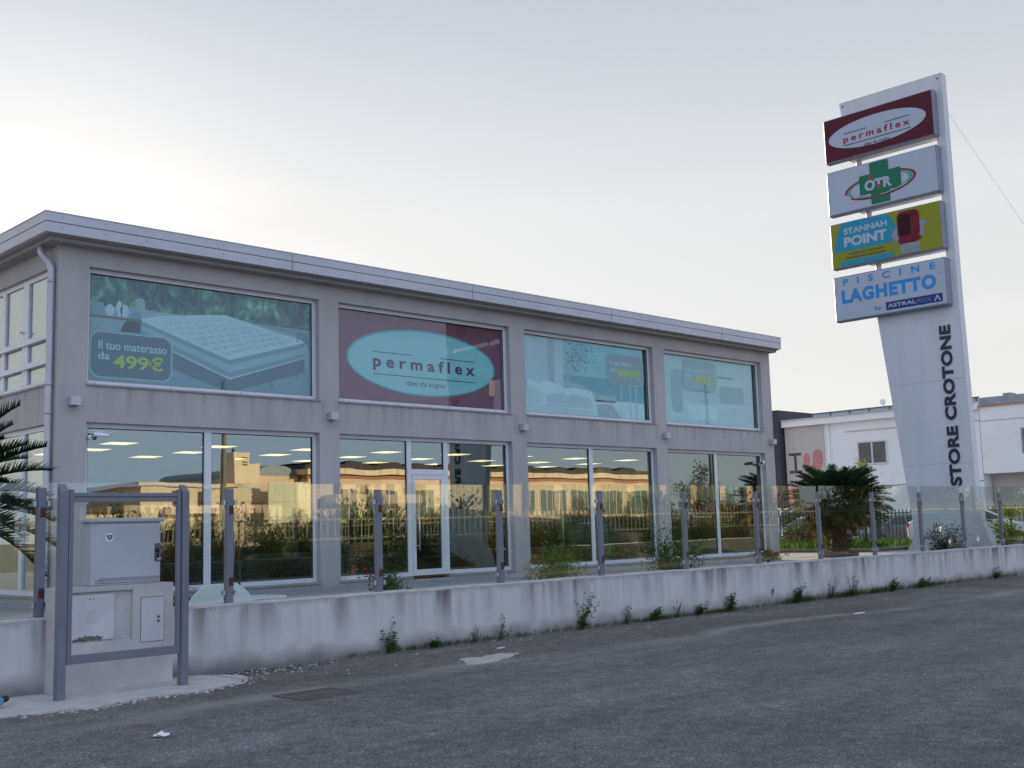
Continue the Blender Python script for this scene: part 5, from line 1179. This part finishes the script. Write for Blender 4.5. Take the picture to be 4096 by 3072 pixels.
b = MB(); b.box(X - .04, X - .001, 19.4, 21.75, 4.5, 5.7, 'sill_grey'); wn = b.build('window', w2); b = MB(); b.box(X - .045, X - .0405, 19.5, 21.65, 4.6, 5.6, 'dark_pane'); b.build('pane', wn)

# ------------------------------------------------------------------ across the road (what the windows mirror)
b = MB(); b.box(-120, 260, -14, -2.06, ROADZ - .03, ROADZ + .06, 'soil'); tag(b.build('verge'), kind='structure')
of = thing('picket_fence', (40, -7, .05), 'long spiked iron fence along the far verge of the road, mirrored in the shop windows', 'fence')
b = MB(); x = 8.0; r = random.Random(4)
while x < 120: z = r.uniform(-.03, .03); b.box(x, x + .035, -7.015, -6.985, 1.35, 2.22 + z, 'fence_iron'); b.poly([(x - .012, -7, 2.22 + z), (x + .047, -7, 2.22 + z), (x + .018, -7, 2.42 + z)], 'fence_iron'); x += .24
b.build('bars', of)
b = MB(); b.box(8, 120, -7.04, -6.97, 1.45, 1.50, 'fence_iron'); b.box(8, 120, -7.04, -6.97, 2.0, 2.05, 'fence_iron'); b.build('rail', of)
b = MB(); b.box(8, 120, -7.15, -6.88, .40, 1.35, 'dirt'); b.build('plinth', of)
def block(name, lab, cat, x0, x1, y1, y0, h, wallm):
    t = thing(name, ((x0 + x1) / 2, (y0 + y1) / 2, 0), lab, cat); b = MB(); b.box(x0, x1, y0, y1, 0, h, wallm); b.build('wall', t); return t
ph = block('industrial_hall', 'long sunlit tan industrial hall with brick band across the road, mirrored in the windows', 'building', 46.0, 84.0, -30, -48, 5.55, 'tan_panel')
b = MB(); b.box(45.9, 84.1, -29.95, -48, 5.551, 5.85, 'brick_band'); b.build('brick_band', ph)
b = MB(); b.box(45.7, 84.3, -29.6, -48.2, 5.851, 6.25, 'tan_light')
for q in range(24): b.box(45.7 + q * 1.6, 45.72 + q * 1.6, -29.598, -29.58, 5.86, 6.24, 'roof_brown')
b.build('cornice', ph)
b = MB(); b.box(45.7, 84.3, -29.9, -48, 6.251, 6.6, 'roof_brown')
for q in range(12): b.mesh([(46.5 + q * 3.1, -31, 6.6), (49.3 + q * 3.1, -31, 6.6), (48.8 + q * 3.1, -31, 6.9), (47.2 + q * 3.1, -31, 6.95), (46.5 + q * 3.1, -40, 6.6), (49.3 + q * 3.1, -40, 6.6)], [(0, 1, 2, 3), (3, 2, 5, 4)], 'roof_brown')
b.build('roof', ph)
b = MB(); b.box(45.98, 84.02, -29.985, -48.02, 0, 2.45, 'roof_brown'); b.build('base_course', ph)
for q in range(10):
    x = 47.2 + q * 3.7; b = MB(); b.box(x, x + 3.0, -29.96, -29.999, 2.6, 4.9, 'tan_light'); wn = b.build('window', ph)
    b = MB()
    for k_ in range(4): b.box(x + .08 + k_ * .74, x + .72 + k_ * .74, -29.93, -29.959, 2.7, 4.8, 'far_glass')
    b.build('pane', wn)
si = block('silo_tower', 'tall sunlit concrete tower across the road, mirrored in the first shop window', 'tower', 40.15, 41.3, -30, -32, 7.3, 'tan_light')
b = MB(); b.box(41.301, 42.2, -30.2, -32, 0, 6.55, 'tan_light'); b.build('lower_shaft', si)
b = MB()
for z in (6.9, 6.6, 6.4): b.box(40.75, 41.15, -29.98, -29.999, z, z + .1, 'roof_brown')
b.tube([(40.7, -31, 7.3), (40.7, -31, 7.6)], .12, 'roof_brown', 8); b.build('vents', si)
mu_ = block('white_hall', 'pale sunlit hall with panelled white front across the road, mirrored in the first window', 'building', 42.4, 45.8, -31, -45, 5.75, 'tan_panel')
b = MB(); b.box(42.0, 46.6, -28.8, -28.9, 2.5, 5.2, 'mural'); b.box(41.9, 46.7, -28.78, -28.799, 3.82, 3.88, 'tan_panel')
for q in range(6): b.box(42.6 + q * .75, 42.63 + q * .75, -28.78, -28.799, 2.5, 3.8, 'tan_panel'); b.box(42.6 + q * .75, 42.63 + q * .75, -28.78, -28.799, 3.9, 5.2, 'tan_panel')
for q in (42.2, 44, 46.4): b.box(q, q + .15, -28.91, -29.1, .05, 5.1, 'roof_brown')
b.build('panel_front', mu_)
b = MB(); n = 12; vs = []
for i in range(n + 1): a = math.pi * i / n; vs += [(44.1 - math.cos(a) * 1.7, -31, 5.75 + math.sin(a) * .75), (44.1 - math.cos(a) * 1.7, -45, 5.75 + math.sin(a) * .75)]
b.mesh(vs, [(2 * i, 2 * i + 2, 2 * i + 3, 2 * i + 1) for i in range(n)] + [tuple(2 * i for i in range(n + 1))], 'roof_grey'); b.build('arched_roof', mu_)
ho = block('house', 'sunlit cream house with balconies across the road, mirrored in the first window', 'house', 31.5, 37.9, -26, -33, 4.7, 'tan_light')
b = MB(); b.box(33.0, 38.5, -25.0, -25.999, 3.05, 3.5, 'tan_panel'); b.build('balcony', ho)
b = MB(); b.box(33.0, 38.0, -25.0, -25.999, 1.2, 1.7, 'tan_panel'); b.build('balcony', ho)
b = MB(); b.box(31.2, 38.2, -25.7, -33.3, 4.701, 4.9, 'tan_panel'); b.build('roof', ho)
for x in (33.6, 35.2, 36.9):
    for z in (1.72, 3.52): b = MB(); b.box(x, x + .55, -25.97, -25.999, z, z + .95, 'roof_brown'); b.build('window', ho)
h2 = block('tiled_house', 'low sunlit house with a wide tiled roof across the road, mirrored in the corner window', 'house', 22, 30.6, -26, -34, 3.2, 'tan_light')
b = MB(); b.mesh([(21.5, -25.4, 3.2), (31.1, -25.4, 3.2), (31.1, -34.6, 3.2), (21.5, -34.6, 3.2), (24.5, -30, 4.05), (28.3, -30, 4.05)], [(0, 1, 5, 4), (1, 2, 5), (2, 3, 4, 5), (3, 0, 4), (3, 2, 1, 0)], 'roof_tile'); b.build('roof', h2)
for x in (23.5, 26, 28.6): b = MB(); b.box(x, x + 1.0, -25.97, -25.999, 1.4, 2.7, 'roof_brown'); b.build('window', h2)
def pole(x, y, h, lean, lab, band=False):
    t = thing('utility_pole', (x, y, 0), lab, 'pole'); b = MB(); b.tube([(x, y, 0), (x + lean, y, h)], [.16, .10], 'wood_pole', 12); b.build('shaft', t)
    if band:
        b = MB(); b.tube([(x + lean * .17, y, 1.45), (x + lean * .19, y, 1.75)], .165, 'yellow_sign', 12); b.tube([(x + lean * .19, y, 1.76), (x + lean * .21, y, 1.95)], .165, 'red_sign', 12); b.build('reflector', t)
    b = MB(); b.box(x + lean - .6, x + lean + .6, y - .05, y + .05, h - .5, h - .4, 'wood_pole'); b.build('crossarm', t)
pole(26.6, -8, 8.6, -.1, 'tall wooden pole mirrored in the first shop window'); pole(42.2, -8, 7.6, -.6, 'leaning pole with red and yellow band mirrored in the entrance bay', True); pole(60.2, -5.6, 10.5, -.3, 'tall pale pole mirrored in the last shop window')
# orange guy sleeve mirrored in the glass fence
t = thing('marker_pole', (37.4, -2.9, ROADZ), 'orange sleeved marker pole across the road, mirrored in the glass fence', 'marker pole')
b = MB(); b.tube([(37.4, -2.9, ROADZ), (37.2, -2.9, 3.3)], .022, 'stake', 8); b.build('shaft', t)
b = MB(); b.tube([(37.27, -2.9, 2.12), (37.25, -2.9, 2.22), (37.2, -2.9, 3.3)], [.03, .085, .085], 'orange_sleeve', 10); b.build('sleeve', t)
b = MB(); b.tube([(37.2, -2.9, 3.2), (34.8, -2.9, .4)], .01, 'yellow_sign', 5); b.tube([(37.2, -2.9, 3.2), (40.2, -2.9, .4)], .01, 'yellow_sign', 5); b.build('guy_rope', t)
# roadside shrubs and trees, each its own copy
grp = 'shrubs and trees on the far verge, mirrored in the glass'
protos = []
for k_, (m, m2) in enumerate((('leaf_olive', 'leaf_green'), ('leaf_rust', 'leaf_olive'), ('leaf_green', 'leaf_olive'))):
    t = thing('roadside_shrub', (0, 0, 0), 'bushy roadside shrub on the far verge, mirrored in the shop windows', 'shrub', grp); bush_parts(t, 0, 0, 0, 1.1, .9, 1.5, 2600, .15, .055, m, 60 + k_, stems=10, m2=m2, base=.03); protos.append(t)
r = random.Random(90); used = set()
shl = ('olive roadside shrub on the far verge, mirrored in the shop windows', 'rust brown roadside shrub on the far verge, mirrored in the fence glass', 'green roadside shrub on the far verge, mirrored in the shop windows')
for i in range(116):
    k_ = (0, 1, 2, 1, 0)[i % 5] if r.random() < .7 else r.choice((0, 1, 2)); front = i < 72
    if front: x = 12 + i * 1.25 + r.uniform(-.6, .6); y = r.uniform(-5.9, -3.2); s_ = r.uniform(.62, 1.0)
    else: x = 16 + (i - 72) * 2.1 + r.uniform(-.9, .9); y = r.uniform(-12, -8.2); s_ = r.uniform(1.0, 1.65)
    o = protos[k_] if k_ not in used else copy_tree(protos[k_]); used.add(k_); place(o, (x, y, ROADZ + .05), r.uniform(0, 6.28), s_, shl[k_])
ft = tree(0, 0, 0, 6.0, 1.9, 5200, 'leaf_olive', 95, 'leafy tree across the road, mirrored in the shop windows', .24, .09, grp, .25, .16)
for i, (x, y, s_) in enumerate(((86, -26, 1.15), (93, -24, 1.0), (99, -25, 1.3), (104, -21, .9), (50, -20, .55), (56, -19, .5), (63, -20, .62), (78, -18, .6), (38, -19, .5), (110, -24, 1.2), (118, -22, 1.1), (44.5, -17, .42), (47.2, -16, .5), (53, -18, .48), (59.5, -17, .55), (66, -18, .5), (69.5, -16, .42), (73, -19, .58), (33, -16, .4), (29, -17, .42), (82, -20, .7))):
    o = ft if i == 0 else copy_tree(ft); place(o, (x, y, .0), i * 1.3, s_)

# the near things were measured with the eye at 1.61 m above the road; bring them to the shop's own measure
for o in NEAR:
    o.location = real(o.location); o.scale = (o.scale[0] * KS, o.scale[1] * KS, o.scale[2] * KS)
